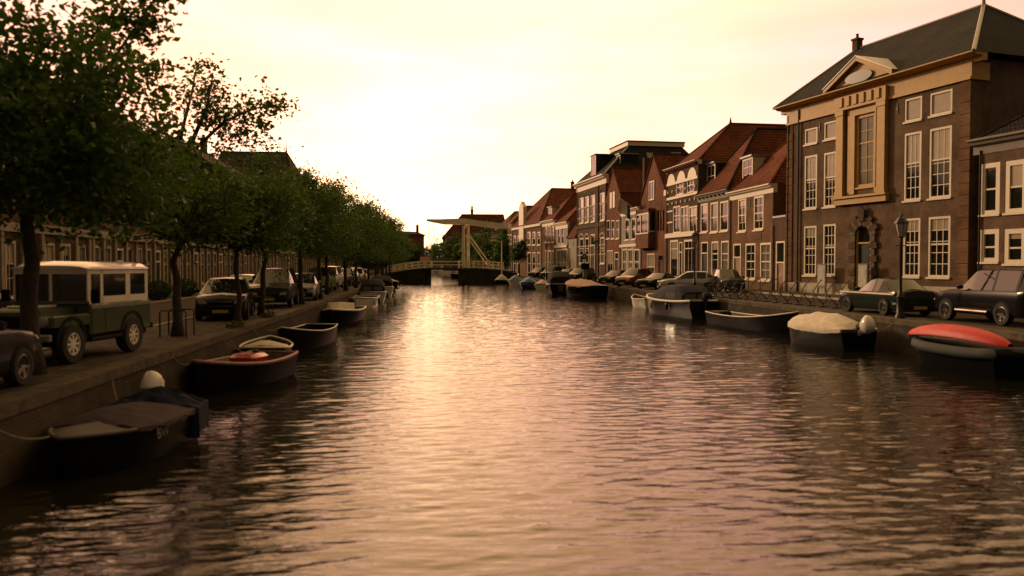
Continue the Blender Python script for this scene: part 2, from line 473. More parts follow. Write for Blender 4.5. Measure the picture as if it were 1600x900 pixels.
WR = random.Random(31)
class House:
    """front in the local x-z plane facing -y; x from the left corner (as seen from the street) to the right"""
    def __init__(s, name, label, A, B, cat='house', base=HQ):
        s.A, s.B = Vector(A), Vector(B)
        d = s.B - s.A; s.L = d.length; s.ang = math.atan2(d.y, d.x); s.base = base
        s.root = thing(name, label, cat, (s.A.x, s.A.y, base), s.ang)
        s.ex = d.normalized(); s.ey = Vector((-s.ex.y, s.ex.x))
        s.w = []
    def uz(s, px, py, v=0.0):
        r = ray(px, py); o = s.A + s.ey * v
        t = (o.dot(s.ey)) / (r.x * s.ey.x + r.y * s.ey.y)
        p = Vector((r.x * t, r.y * t))
        return (p - s.A).dot(s.ex), EYE + r.z * t - s.base
    def win(s, x0, x1, y0, y1, **k):
        xc = (x0 + x1) / 2
        u0, u1 = s.uz(x0, 415)[0], s.uz(x1, 415)[0]
        z1, z0 = s.uz(xc, y0)[1], s.uz(xc, y1)[1]
        s.rect(u0, u1, z0, z1, **k)
    def rect(s, u0, u1, z0, z1, **k):
        if not k.get('door') and 'blind' not in k and 'pm' not in k:      # drawn curtains and net curtains here and there
            q = WR.random()
            if q < .22: k['blind'] = WR.choice((.2, .33, .5))
            elif q < .45: k['pm'] = M_pane_dusty
        u0, u1 = max(u0, .12), min(u1, s.L - .12)
        if k.get('door'): z0 = .02
        else: z0 = max(z0, .25)
        k.update(u0=u0, u1=u1, z0=z0, z1=z1); s.w.append(k)
    def walls(s, h, D, m, gable=None, y0=0.0, name='wall', left=True, right=True):
        """front wall with real openings, plain flanks and rear; gable = (apex height) for a pointed front"""
        s.h, s.D = h, D
        mb = MB(); rev = .16
        us = sorted({.012, s.L - .012} | {w[k] for w in s.w for k in ('u0', 'u1')})
        zs = sorted({0., h} | {w[k] for w in s.w for k in ('z0', 'z1') if w[k] < h})
        for a, b in zip(us, us[1:]):
            for c, d in zip(zs, zs[1:]):
                um, zm = (a + b) / 2, (c + d) / 2
                if any(w['u0'] < um < w['u1'] and w['z0'] < zm < w['z1'] for w in s.w): continue
                mb.face([(a, y0, c), (b, y0, c), (b, y0, d), (a, y0, d)])
        for w in s.w:
            a, b, c, d = w['u0'], w['u1'], w['z0'], w['z1']
            mb.face([(a, y0, c), (a, y0, d), (a, y0 + rev, d), (a, y0 + rev, c)]); mb.face([(b, y0, c), (b, y0 + rev, c), (b, y0 + rev, d), (b, y0, d)])
            mb.face([(a, y0, d), (b, y0, d), (b, y0 + rev, d), (a, y0 + rev, d)]); mb.face([(a, y0, c), (a, y0 + rev, c), (b, y0 + rev, c), (b, y0, c)])
        a, b = .012, s.L - .012
        mb.face([(a, y0, 0), (a, y0, h), (a, D, h), (a, D, 0)]); mb.face([(b, y0, 0), (b, D, 0), (b, D, h), (b, y0, h)])
        mb.face([(a, D, 0), (a, D, h), (b, D, h), (b, D, 0)])
        if gable:
            for y in (y0, D): mb.face([(a, y, h), (b, y, h), (s.L / 2, y, gable)])
        o = mb.build(name, m, s.root)
        for w in s.w: s._window(w, y0)
        if s.base == HQ and h > 5:
            q = MB(); q.tube([(.16, y0 - .07, h - .55), (.16, y0 - .07, .05)], .05, 7); q.build('downpipe', M_iron, s.root)
            for k in range(2, int(s.L / 1.6)):
                u = s.L * k / int(s.L / 1.6); z = h * (.52 if k % 2 else .86)
                if any(w['u0'] - .1 < u < w['u1'] + .1 and w['z0'] - .3 < z < w['z1'] + .3 for w in s.w): continue
                q = MB(); q.box(u - .025, u + .025, y0 - .04, y0 - .002, z - .32, z + .32); q.box(u - .06, u + .06, y0 - .055, y0 - .041, z - .06, z + .06); q.build('wall_anchor', M_iron, s.root)
        return o
    def _window(s, w, y0):
        a, b, c, d = w['u0'], w['u1'], w['z0'], w['z1']
        fm = w.get('fm', M_white); fw = min(w.get('fw', .12), (b - a) * .22); nx, ny = w.get('nx', 2), w.get('ny', 3)
        if w.get('door'):
            f = MB(); tr = d - (d - c) * w.get('transom', .24)
            for x0, x1, z0, z1 in ((a, a + fw, c, d), (b - fw, b, c, d), (a + fw, b - fw, d - fw, d), (a + fw, b - fw, tr - .05, tr + .05)):
                f.box(x0, x1, y0 - .02, y0 + .12, z0, z1)
            fo = f.build('door_frame', fm, s.root)
            p = MB(); p.box(a + fw, b - fw, y0 + .07, y0 + .13, c, tr - .05)
            x0, x1 = a + fw + .12, b - fw - .12
            if x1 - x0 > .15:
                for q in range(2):
                    z0 = c + .2 + q * (tr - c - .3) / 2; z1 = z0 + (tr - c) / 2 - .3
                    for xa, xb, za, zb in ((x0, x1, z0, z0 + .04), (x0, x1, z1 - .04, z1), (x0, x0 + .04, z0, z1), (x1 - .04, x1, z0, z1)):
                        p.box(xa, xb, y0 + .045, y0 + .07, za, zb)
            do = p.build('door', w.get('dm', M_wood), s.root)
            h = MB(); h.tube([(x1 + .03, y0 + .03, c + 1.0), (x1 + .03, y0 + .03, c + 1.14)], .02, 6); h.build('handle', M_lead, do)
            g = MB(); g.box(a + fw, b - fw, y0 + .09, y0 + .12, tr + .05, d - fw); g.build('pane', M_pane, fo)
            t = MB(); t.bbox(a - .15, b + .15, y0 - .35, y0 + .1, -.12, c, .015); t.build('doorstep', M_coping, do)
            return
        f = MB(); ya, yb = y0 + w.get('proud', .02), y0 + .15
        f.box(a, a + fw, ya, yb, c, d); f.box(b - fw, b, ya, yb, c, d); f.box(a + fw, b - fw, ya, yb, d - fw, d); f.box(a + fw, b - fw, ya, yb, c, c + fw * .8)
        mw = w.get('mw', .022); x0, x1, z0, z1 = a + fw, b - fw, c + fw * .8, d - fw
        for i in range(1, nx):
            x = x0 + (x1 - x0) * i / nx; f.box(x - mw, x + mw, y0 + .075, y0 + .13, z0, z1)
        mid = w.get('mid', .5)
        if mid:
            z = z0 + (z1 - z0) * mid; f.box(x0, x1, y0 + .055, y0 + .135, z - .045, z + .045)
        for i in range(1, ny):
            z = z0 + (z1 - z0) * i / ny
            if mid and abs(z - (z0 + (z1 - z0) * mid)) < .1: continue
            if w.get('blind', 0) and z > z1 - (z1 - z0) * w['blind']: continue
            f.box(x0, x1, y0 + .078, y0 + .132, z - mw, z + mw)
        fo = f.build('window', fm, s.root)
        g = MB(); g.box(x0, x1, y0 + .115, y0 + .128, z0, z1); g.build('pane', w.get('pm', M_pane), fo)
        if w.get('blind', 0):
            zz = z1 - (z1 - z0) * w['blind']
            g = MB(); g.box(x0 + .002, x1 - .002, y0 + .095, y0 + .113, zz, z1); g.build('blind', M_pane_blind, fo)
        if w.get('sill', True):
            g = MB(); g.bbox(a - .06, b + .06, y0 - .09, y0 + .1, c - .12, c - .002, .012); g.build('sill', w.get('sm', fm), fo)
        if w.get('arch'):
            g = MB(); n = 8; r = (b - a) / 2; k = w['arch']; xm = (a + b) / 2
            out = [(xm - (r + .16) * math.cos(PI * i / n), d + (r * k + .16) * math.sin(PI * i / n)) for i in range(n + 1)]
            inn = [(xm - (r) * math.cos(PI * i / n), d + (r * k) * math.sin(PI * i / n)) for i in range(n + 1)]
            for i in range(n):
                g.loft([[(x, y0 - .05, z) for x, z in (out[i], out[i + 1], inn[i + 1], inn[i])], [(x, y0 + .02, z) for x, z in (out[i], out[i + 1], inn[i + 1], inn[i])]])
            g.build('arch', w.get('am', M_stone), fo)
    def cornice(s, z0, z1, m=None, out=.35, side=.25, name='cornice', dent=0):
        mb = MB(); L, t = s.L, z1 - z0
        prof = [(.04, z0), (.04, z0 + t * .55), (out * .55, z0 + t * .62), (out * .7, z0 + t * .8), (out, z0 + t * .86), (out, z1), (-.3, z1), (-.3, z0)]
        mb.loft([[(-side, -y, z) for y, z in prof], [(L + side, -y, z) for y, z in prof]])
        if dent:
            n = int(L / dent)
            for i in range(n):
                x = (i + .5) * L / n; mb.box(x - .09, x + .09, -out * .62, -.045, z0 + t * .45, z0 + t * .61)
        return mb.build(name, m or M_white, s.root)
    def band(s, z0, z1, m=None, out=.05, u0=None, u1=None, name='string_course'):
        mb = MB(); mb.box(.02 if u0 is None else u0, s.L - .02 if u1 is None else u1, -out, .02, z0, z1)
        return mb.build(name, m or M_stone, s.root)
    def ridge_caps(s, lines, m, par, r=.11):
        mb = MB()
        for a, b in lines: mb.tube([a, b], r, 6)
        return mb.build('ridge_tiles', m, par)
    def roof(s, kind, r, m, s0=2.0, ov=.25, cap=None, e=None, D=None, u=None, flat=2.2):
        e = s.h if e is None else e; D = s.D if D is None else D; L = s.L
        mb = MB(); x0, x1, y0, y1 = -.02, L + .02, -ov, D + .05
        u = L / 2 if u is None else u; lines = []
        if kind == 'hipfront':
            P, Q = (u, s0, r), (u, y1, r); c = [(x0, y0, e), (x1, y0, e), (x1, y1, e), (x0, y1, e)]
            mb.face([c[0], c[1], P]); mb.face([c[1], c[2], Q, P]); mb.face([c[2], c[3], Q]); mb.face([c[3], c[0], P, Q]); mb.face([c[3], c[2], c[1], c[0]])
            lines = [(P, Q), (c[0], P), (c[1], P)]
        elif kind == 'gablefront':
            for sg in (-1, 1):
                xe = L / 2 + sg * (L / 2 + .02); t = .16; sl = (r - e) / (L / 2)
                mb.loft([[(xe, y, e - .05), (L / 2, y, r + .02), (L / 2, y, r + .02 + t), (xe, y, e - .05 + t)] for y in (.0 - ov, y1)])
            lines = [((L / 2, -ov, r + t + .03), (L / 2, y1, r + t + .03))]
        elif kind == 'side':
            c = [(x0, y0, e), (x1, y0, e), (x1, y1, e), (x0, y1, e)]; P, Q = (x0, D / 2, r), (x1, D / 2, r)
            mb.face([c[0], c[1], Q, P]); mb.face([c[2], c[3], P, Q]); mb.face([c[1], c[2], Q]); mb.face([c[3], c[0], P]); mb.face([c[3], c[2], c[1], c[0]])
            lines = [(P, Q)]
        elif kind == 'hipside':
            c = [(x0 - ov, y0, e), (x1 + ov, y0, e), (x1 + ov, y1, e), (x0 - ov, y1, e)]; P, Q = (s0[0], D / 2, r), (s0[1], D / 2, r)
            mb.face([c[0], c[1], Q, P]); mb.face([c[2], c[3], P, Q]); mb.face([c[1], c[2], Q]); mb.face([c[3], c[0], P]); mb.face([c[3], c[2], c[1], c[0]])
            lines = [(P, Q), (c[0], P), (c[1], Q), (c[2], Q), (c[3], P)]
        elif kind == 'mansard':
            i = flat; c = [(x0, y0, e), (x1, y0, e), (x1, y1, e), (x0, y1, e)]; d = [(x0 + i, y0 + s0, r), (x1 - i, y0 + s0, r), (x1 - i, y1 - i, r), (x0 + i, y1 - i, r)]
            for k in range(4): mb.face([c[k], c[(k + 1) % 4], d[(k + 1) % 4], d[k]])
            mb.face(d); mb.face(c[::-1])
            lines = [(c[0], d[0]), (c[1], d[1])]; s.flat = d
        o = mb.build('roof', m, s.root)
        if cap: s.ridge_caps(lines, cap, o)
        s.ro = o
        return o
    def chimney(s, x, y, z0, z1, w=.7, d=.5, m=None, pots=2):
        mb = MB(); mb.box(x - w / 2, x + w / 2, y - d / 2, y + d / 2, z0, z1 - .15); mb.box(x - w / 2 - .06, x + w / 2 + .06, y - d / 2 - .06, y + d / 2 + .06, z1 - .15, z1)
        for i in range(pots):
            xx = x + (i - (pots - 1) / 2) * .3
            mb.lathe([(.1, z1 + .001), (.09, z1 + .28), (.11, z1 + .3), (.11, z1 + .34)], 8, Matrix.Translation((xx, y, 0)))
        return mb.build('chimney', m or M_brick_dark, s.ro)
    def dormer(s, u0, u1, z0, z1, y, depth=2.6, m=None, roofm=None, nx=2, ny=2):
        d = MB(); d.box(u0, u1, y, y + depth, z0, z1 - .05)
        o = d.build('dormer', m or M_white, s.root)
        f = MB(); k = .13
        f.box(u0 - .02, u0 + k, y - .06, y - .002, z0, z1 - .05); f.box(u1 - k, u1 + .02, y - .06, y - .002, z0, z1 - .05)
        f.box(u0 + k, u1 - k, y - .06, y - .002, z0, z0 + .14); f.box(u0 + k, u1 - k, y - .06, y - .002, z1 - .25, z1 - .05)
        xa, xb, za, zb = u0 + k, u1 - k, z0 + .14, z1 - .25
        for i in range(1, nx): f.box(xa + (xb - xa) * i / nx - .03, xa + (xb - xa) * i / nx + .03, y - .05, y - .004, za, zb)
        for i in range(1, ny): f.box(xa, xb, y - .045, y - .006, za + (zb - za) * i / ny - .025, za + (zb - za) * i / ny + .025)
        f.build('window_frame', M_white, o)
        p = MB(); p.box(xa, xb, y - .025, y - .003, za, zb); p.build('pane', M_pane, o)
        t = MB(); t.box(u0 - .15, u1 + .15, y - .25, y + depth, z1 - .05, z1 + .09); t.build('dormer_roof', roofm or M_lead, o)
        return o
# ---------------------------------------------------------------- right bank houses, near to far
def RH(name, label, px0, px1, cat='house', **k):
    h = House(name, label, on_poly(RF, px0), on_poly(RF, px1), cat, **k); return h
S3 = dict(nx=2, ny=4, fw=.13)
M_pale_frame = M_white

# the big civic building with a painted entablature and pediment
h = House('civic_building', 'big brown brick building with ochre entablature, pediment and grand arched doorway', (25.1, 55.2), (28.6, 40.5), 'building')
def civic(h):
    for x0, x1, gy0, gy1, fy0, fy1, uy0, uy1 in ((1255, 1275, 353, 430, 243, 326, 200.6, 225), (1285, 1305, 350, 430, 238, 323, 190, 217.6),
                                               (1410, 1437, 341, 432, 207, 313, 153, 189), (1449, 1484, 338, 433, 199, 309, 143, 179)):
        h.win(x0, x1, gy0, gy1, nx=3, ny=5, mid=.55, fw=.14)
        h.win(x0, x1, fy0, fy1, nx=3, ny=6, mid=.55, fw=.14, blind=.44)
        h.win(x0, x1, uy0, uy1, nx=1, ny=1, mid=0, fw=.12, blind=.96)
    uc0, zc0 = h.uz(1340, 300)
    # great middle window, inside the painted frame
    h.win(1335, 1366, 178, 292, nx=2, ny=5, mid=.62, fw=.22, fm=M_ochre, pm=M_pane_dusty)
    h.win(1338, 1361, 352, 452, door=True, dm=M_dark_paint, transom=.25, fm=M_ochre)
    e = (h.uz(1246, 195)[1] + h.uz(1512, 122)[1]) / 2
    top = (h.uz(1240, 168)[1] + h.uz(1500, 88)[1]) / 2
    h.walls(top - .1, 11.5, M_brick_plum)
    L = h.L
    # plinth, quoins, entablature
    b = MB(); b.box(.03, h.uz(1334, 415)[0] - .3, -.06, .02, 0, .75); b.box(h.uz(1368, 415)[0] + .3, L - .03, -.06, .02, 0, .75)
    b.build('plinth', M_stone, h.root)
    for u in (.0, L - .62):
        q = MB(); q.box(u + .01, u + .61, -.035, .02, .79, e - .005)
        for i in range(int((e - .8) / .62)):
            q.bbox(u - .03, u + .65, -.07, .02, .8 + i * .62, .8 + i * .62 + .58, .02)
        q.build('quoin_strip', M_brick_brown, h.root)
    f = MB(); f.box(-.02, L + .02, -.09, .02, e, top - .35)
    f.box(-.05, L + .05, -.14, .02, e, e + .16)
    f.box(L, L + .09, -.09, 1.2, e, top - .35)
    f.build('frieze', M_ochre, h.root)
    h.cornice(top - .42, top + .02, M_ochre, out=.75, side=.7, dent=0)
    # risalit: pilasters, ledge, pediment
    ul, ur = h.uz(1309, 415)[0], h.uz(1385, 415)[0]
    zl = h.uz(1345, 318)[1]; zt = h.uz(1345, 305)[1]
    p = MB()
    w = .62
    for x in (ul, ur - w):
        p.box(x, x + w, -.28, .02, zt, e); p.box(x - .06, x + w + .06, -.33, .02, zt, zt + .35); p.box(x - .06, x + w + .06, -.33, .02, e - .3, e)
    p.build('pilaster', M_ochre, h.root)
    p = MB(); xa, xb = ul + w + .25, ur - w - .25
    wl_ = [w_ for w_ in h.w if w_.get('pm') is M_pane_dusty][0]
    p.box(xa, wl_['u0'], -.12, .02, zt + .1, e); p.box(wl_['u1'], xb, -.12, .02, zt + .1, e); p.box(wl_['u0'], wl_['u1'], -.12, .02, wl_['z1'], e)
    p.build('window_surround', M_ochre, h.root)
    p = MB(); p.box(ul - .15, ur + .15, -.28, .02, zl, zt); p.box(ul - .22, ur + .22, -.42, .02, zt - .14, zt); p.build('ledge', M_ochre, h.root)
    p = MB(); p.box(ul - .1, ur + .1, -.34, .02, e + .003, top - .42)
    n = 6
    for i in range(n):
        x = ul + .5 + (ur - ul - 1.0) * i / (n - 1); p.box(x - .17, x + .17, -.42, -.3, e + .2, top - .48)
    p.build('frieze_block', M_ochre, h.root)
    um = (ul + ur) / 2; ap = h.uz(1333, 96)[1]
    ha = (ur - ul) / 2 + .7; zb = top + .02
    p = MB()
    p.prism([(um - ha, zb), (um + ha, zb), (um, ap - .25)], -.3, 3.2)
    po = p.build('pediment', M_ochre, h.root)
    p = MB()
    for sg in (-1, 1):
        xo = um + sg * (ha + .15)
        p.loft([[(xo, y, zb + .0), (um, y, ap - .22), (um, y, ap + .05), (xo - sg * .0, y, zb + .27)] for y in (-.62, 3.3)])
    p.build('raking_cornice', M_ochre, po)
    p = MB()
    for sg in (-1, 1):
        xo = um + sg * (ha + .2)
        p.loft([[(xo, y, zb + .275), (um, y, ap + .055), (um, y, ap + .11), (xo, y, zb + .33)] for y in (-.66, 3.35)])
    p.build('lead_capping', M_lead, po)
    p = MB(); n = 14
    pts = [(um + math.cos(2 * PI * i / n) * ha * .42, zb + (ap - zb) * .30 + math.sin(2 * PI * i / n) * (ap - zb) * .22) for i in range(n)]
    p.prism(pts, -.42, -.28); p.build('relief', M_dark_paint, po)
    # doorway: rusticated arch blocks
    d = [w_ for w_ in h.w if w_.get('door')][0]
    uc, hw = (d['u0'] + d['u1']) / 2, (d['u1'] - d['u0']) / 2
    zs = d['z1'] - hw
    M_block = mat('sooty_arch_stone', (.105, .082, .062), .85, var=.3, scale=4, bump=.4, bscale=20)
    n = 9; bh = zs / n
    def block(pts, dark, y=-.15):
        g = MB(); g.prism(pts, y, .0); g.build('arch_block', M_brick_dark if dark else M_block, h.root)
    for i in range(n):
        t = .58 if i % 2 else .40
        for sg in (-1, 1):
            xs = sorted((uc + sg * (hw + .005), uc + sg * (hw + t)))
            block([(xs[0], .02 + i * bh), (xs[1], .02 + i * bh), (xs[1], (i + 1) * bh - .02), (xs[0], (i + 1) * bh - .02)], i % 2)
    n = 11
    for i in range(n):
        a0, a1 = PI * i / n + .012, PI * (i + 1) / n - .012
        r0, r1 = hw * .97, hw + (.72 if i % 2 else .5)
        block([(uc + math.cos(a0) * r0, zs + math.sin(a0) * r0), (uc + math.cos(a0) * r1, zs + math.sin(a0) * r1), (uc + math.cos(a1) * r1, zs + math.sin(a1) * r1), (uc + math.cos(a1) * r0, zs + math.sin(a1) * r0)], i % 2, -.18)
    g = MB(); g.prism([(uc - .2, zs + hw * 1.4), (uc + .2, zs + hw * 1.4), (uc + .3, zs + hw + .95), (uc, zs + hw + 1.2), (uc - .3, zs + hw + .95)], -.28, -.181); g.build('keystone', M_brick_dark, h.root)
    # hipped roof
    ua, za = h.uz(1341, 80, 5.75); ub, zb2 = h.uz(1537, 3, 5.75)
    h.roof('hipside', (za + zb2) / 2, M_slate, s0=(ua, ub), ov=.7, cap=M_lead, e=top)
    h.chimney(ua - .1, 5.75, (za + zb2) / 2 - .4, h.uz(1335, 62, 5.75)[1], .5, .5, pots=1)
    b = MB(); b.tube([(ub, 5.75, zb2 - .2), (ub, 5.75, zb2 + 1.1)], [.12, .03], 8); b.build('finial', M_lead, h.ro)
    b = MB(); b.tube([(h.uz(1248, 415)[0], -.12, top - .4), (h.uz(1248, 415)[0], -.12, .1)], .06, 8); b.build('downpipe', M_iron, h.root)
civic(h)

# neighbour in front with a grey cornice
h = House('terraced_house', 'brick house with broad grey cornice beside the big building', (28.75, 40.0), (31.0, 27.5))
for x0, x1, a, b, c, d in ((1527, 1560, 255, 335, 358, 409), (1568, 1602, 250, 332, 357, 412), (1612, 1650, 243, 330, 356, 415), (1662, 1705, 236, 326, 354, 418)):
    h.win(x0, x1, a, b, nx=1, ny=2, fw=.26, mid=.5); h.win(x0, x1, c, d, nx=1, ny=2, fw=.26, mid=.45)
t = h.uz(1550, 216)[1]
h.walls(t, 10, M_brick_plum); h.cornice(t - .75, t + .05, M_grey_paint, out=.5, side=.35)
h.roof('hipfront', t + 3.4, M_tile_dark, s0=3.5, cap=M_tile_dark, e=t + .03)

# narrow link with a door
h = RH('link_building', 'low narrow brick link with one tall brown door between two houses', 1207.5, 1227.5)
h.win(1212.5, 1226.5, 377, 457, door=True, transom=.42, fm=M_white)
t = h.uz(1217, 340)[1]
h.walls(t, 6, M_brick_dark); b = MB(); b.box(-.02, h.L + .02, -.06, 6.02, t, t + .14); b.build('roof', M_lead, h.root)

# three hipped houses
h = RH('terraced_house', 'brown brick house with cream cornice, pale dormer and narrow brown door', 1140.5, 1207)
for x0, x1, a, b in ((1152, 1165, 310, 362), (1176.5, 1192, 306, 359)): h.win(x0, x1, a, b, nx=2, ny=4, fw=.17)
for x0, x1, a, b in ((1164, 1180, 380, 436), (1187, 1204, 379, 438)): h.win(x0, x1, a, b, nx=2, ny=4, fw=.17)
h.win(1146, 1157.5, 381, 449, door=True, transom=.3)
t = h.uz(1170, 296)[1]
h.walls(t, 11, M_brick_brown); h.cornice(t - .62, t + .05, M_white, out=.42, side=.1)
a_, z_ = h.uz(1214, 217, 5.0)
h.roof('hipfront', z_, M_tile_red, s0=4.5, cap=M_tile_red, e=t + .03)
u0, z0 = h.uz(1163, 287, 1.2); u1, z1 = h.uz(1178, 247, 1.2); h.dormer(u0, u1 + .1, z0 - .1, z1 + .2, 1.1, 3.2, ny=3)
h.chimney(h.L * .5, 9.5, z_ - 1, z_ + 1.0, m=M_brick_red)

h = RH('terraced_house', 'brown brick house with tall pale window frames and small dark cheeked dormer', 1090.5, 1140)
for x0, x1, a, b in ((1094, 1105, 318, 363), (1109, 1121, 316, 363), (1124, 1137, 314, 361)): h.win(x0, x1, a, b, nx=1, ny=2, fw=.16)
for x0, x1, a, b in ((1111, 1122, 377, 434), (1126, 1138, 376, 436)): h.win(x0, x1, a, b, nx=1, ny=2, mid=.68, fw=.16)
h.win(1095.5, 1106, 378, 447, door=True, dm=M_dark_paint, transom=.25)
t = h.uz(1114, 302)[1]
h.walls(t, 11, M_brick_brown); h.cornice(t - .6, t + .05, M_grey_paint, out=.4, side=.05, dent=.8)
u_, z_ = h.uz(1151, 215, 4.4)
h.roof('hipfront', z_, M_tile_red, s0=4.0, cap=M_tile_dark, e=t + .03)
u0, z0 = h.uz(1107, 293, 1.0); u1, z1 = h.uz(1120, 257, 1.0); h.dormer(u0, u1, z0 - .1, z1 + .2, .9, 3.0, m=M_dark_paint, ny=2)

h = RH('terraced_house', 'ornate house of banded dark brick with cream lunette parapet and wide shop window', 1041.5, 1090)
h.win(1056, 1067, 280, 304, nx=2, ny=2, fw=.14); h.win(1072.5, 1083.5, 277, 301, nx=2, ny=2, fw=.14)
for x0, x1 in ((1051, 1062), (1062.6, 1075), (1075.6, 1088)): h.win(x0, x1, 322, 364, nx=2, ny=2, mid=.66, fw=.15)
h.win(1046.5, 1059, 375, 434, nx=1, ny=1, mid=.8, fw=.2); h.win(1061, 1066, 378, 447, door=True, dm=M_dark_paint); h.win(1068, 1086, 374, 434, nx=3, ny=1, mid=.8, fw=.2)
t = h.uz(1065, 259)[1]
h.walls(t, 13, M_brick_dark)
h.cornice(t - .35, t + .05, M_white, out=.45, side=.12)
for y in (283.5, 306.5, 327, 345, 365):
    z = h.uz(1065, y)[1]; k = .07 if y in (327, 345) else .13
    if y in (327, 345):
        for u0, u1 in ((.03, h.uz(1051, 415)[0]), (h.uz(1088, 415)[0], h.L - .03)): h.band(z - k, z + k, M_white, .06, u0, u1)
    else: h.band(z - k, z + k, M_white, .09 if y != 327 else .05)
m = MB()
for i in range(3):
    uc = h.L * (i + .5) / 3; n = 10; r = h.L / 7.5; zc = h.uz(1065, 277)[1] - .0
    zc = t - .45 - r * .95
    m.prism([(uc + math.cos(PI * j / n) * r, zc + math.sin(PI * j / n) * r * .9) for j in range(n + 1)], -.08, .02)
m.build('lunette', M_white, h.root)
for y, n in ((296, 7), (315, 7)):
    zc = h.uz(1065, y)[1]
    for i in range(n): m = MB(); m.bbox(h.L * (i + .5) / n - .09, h.L * (i + .5) / n + .09, -.12, .02, zc - .12, zc + .12, .02); m.build('wall_boss', M_white, h.root)
zt = h.uz(1065, 369.5)[1]; h.band(zt - .05, zt + .38, M_white, .22, name='shop_entablature')
z_ = h.uz(1095, 209, 4.5)[1]
h.roof('hipfront', z_, M_tile_red, s0=5.0, cap=M_tile_red, e=t - .3)
vs_ = min((abs(h.uz(1126, 200, 5 + .1 * q)[0] - h.L / 2), 5 + .1 * q) for q in range(120))[1]; zt_ = h.uz(1126, 189, vs_)[1]
m = MB(); m.tube([(h.L / 2, vs_, z_ - .2), (h.L / 2, vs_, z_ + (zt_ - z_) * .4), (h.L / 2, vs_, zt_)], [.2, .1, .02], 6); m.build('roof_spike', M_iron, h.ro)

# stuccoed gable house
h = RH('gabled_house', 'rusty brown gabled house with a boxed bay window and tall attic light', 1001.5, 1041)
L = h.L
h.win(1014.5, 1022.5, 283, 313, nx=2, ny=2, fw=.16, mid=0)
for i in range(3): h.win(1027 + i * 4.1, 1029.6 + i * 4.1, 328, 361, nx=1, ny=1, mid=0, fw=.05, fm=M_brick_dark, sill=False)
h.win(1010.5, 1022.5, 396, 438, nx=2, ny=2, fw=.15)
h.win(1028.5, 1036.5, 398, 447, door=True, dm=M_brick_dark, fm=M_brick_dark, transom=.2)
t = h.uz(1033, 303)[1]; apx = h.uz(1021, 243)[1]
aw = [w for w in h.w if abs(w['z1'] - h.uz(1018, 283)[1]) < .3][0]
# the attic light sits in the pointed part: build it on the gable face
h.w.remove(aw)
h.walls(t, 12, M_brick_red, gable=apx)
aw['proud'] = -.1
h.walls_done = True
def surface_window(h, w, y=-.09, fm=M_white):
    f = MB(); a, b, c, d = w['u0'], w['u1'], w['z0'], w['z1']; k = .14
    f.box(a, a + k, y, -.003, c, d); f.box(b - k, b, y, -.003, c, d); f.box(a + k, b - k, y, -.003, c, c + k); f.box(a + k, b - k, y, -.003, d - k, d)
    f.box((a + b) / 2 - .05, (a + b) / 2 + .05, y + .015, -.003, c + k, d - k)
    o = f.build('window', fm, h.root)
    p = MB(); p.box(a + k, b - k, -.03, -.004, c + k, d - k); p.build('pane', M_pane, o)
surface_window(h, aw)
h.roof('gablefront', apx, M_tile_red, cap=M_tile_red, ov=.12)
# boxed bay
ua, ub = h.uz(1003, 415)[0], h.uz(1023, 415)[0]; zb, zw, zt = h.uz(1012, 388)[1], h.uz(1012, 366)[1], h.uz(1012, 332)[1]
m = MB(); m.box(ua, ub, -.75, .0, zb, zw)
bo = m.build('bay', M_brick_red, h.root)
m = MB(); m.box(ua, ub, -.75, .0, zt - .12, zt + .3); m.build('bay_roof', M_brick_red, bo)
m = MB()
for x in (ua, (ua * .62 + ub * .38), ub - .16): m.box(x, x + .16, -.75, -.59, zw, zt - .12)
m.box(ua, ub, -.77, -.57, zw + .002, zw + .14); m.box(ua + .16, ub - .16, -.74, -.6, zt - .3, zt - .121); m.box(ub - .14, ub, -.59, 0, zw + .14, zw + .3)
fo = m.build('window_frame', M_white, bo)
m = MB(); m.box(ua + .03, ub - .03, -.68, -.02, zw + .01, zt - .13); m.build('pane', M_pane, fo)
m = MB(); m.bbox(L - .35, L + .3, -.2, .3, t - .35, t + .25, .03); m.build('kneeler', M_white, h.root)
m = MB(); m.box(.0, .55, .15, 1.5, t - .5, h.uz(1008, 245)[1]); m.build('chimney', M_brick_dark, h.ro)

# small grey house with the flag
h = RH('shop_house', 'small grey house with cream cornice, arched shop windows and a flag', 969.5, 1001)
FLAG_H = h
h.win(976, 982.7, 342, 375, nx=1, ny=2, fw=.13, arch=.35, am=M_grey_paint); h.win(986, 992.6, 341, 374, nx=1, ny=2, fw=.13, arch=.35, am=M_grey_paint)
for x0, x1 in ((972, 979), (980.8, 988.5), (990.5, 998.5)): h.win(x0, x1, 389, 432, nx=2, ny=2, mid=.55, fw=.16, arch=.4, am=M_white, sill=False)
t = h.uz(985, 327)[1]
h.walls(t, 12, M_grey_paint); h.cornice(t - .7, t + .05, M_white, out=.4, side=.08)
z = h.uz(985, 384)[1]; h.band(z - .12, z + .2, M_white, .18, name='shop_entablature')
h.roof('side', t + 1.2, M_tile_red, e=t + .04, D=12)
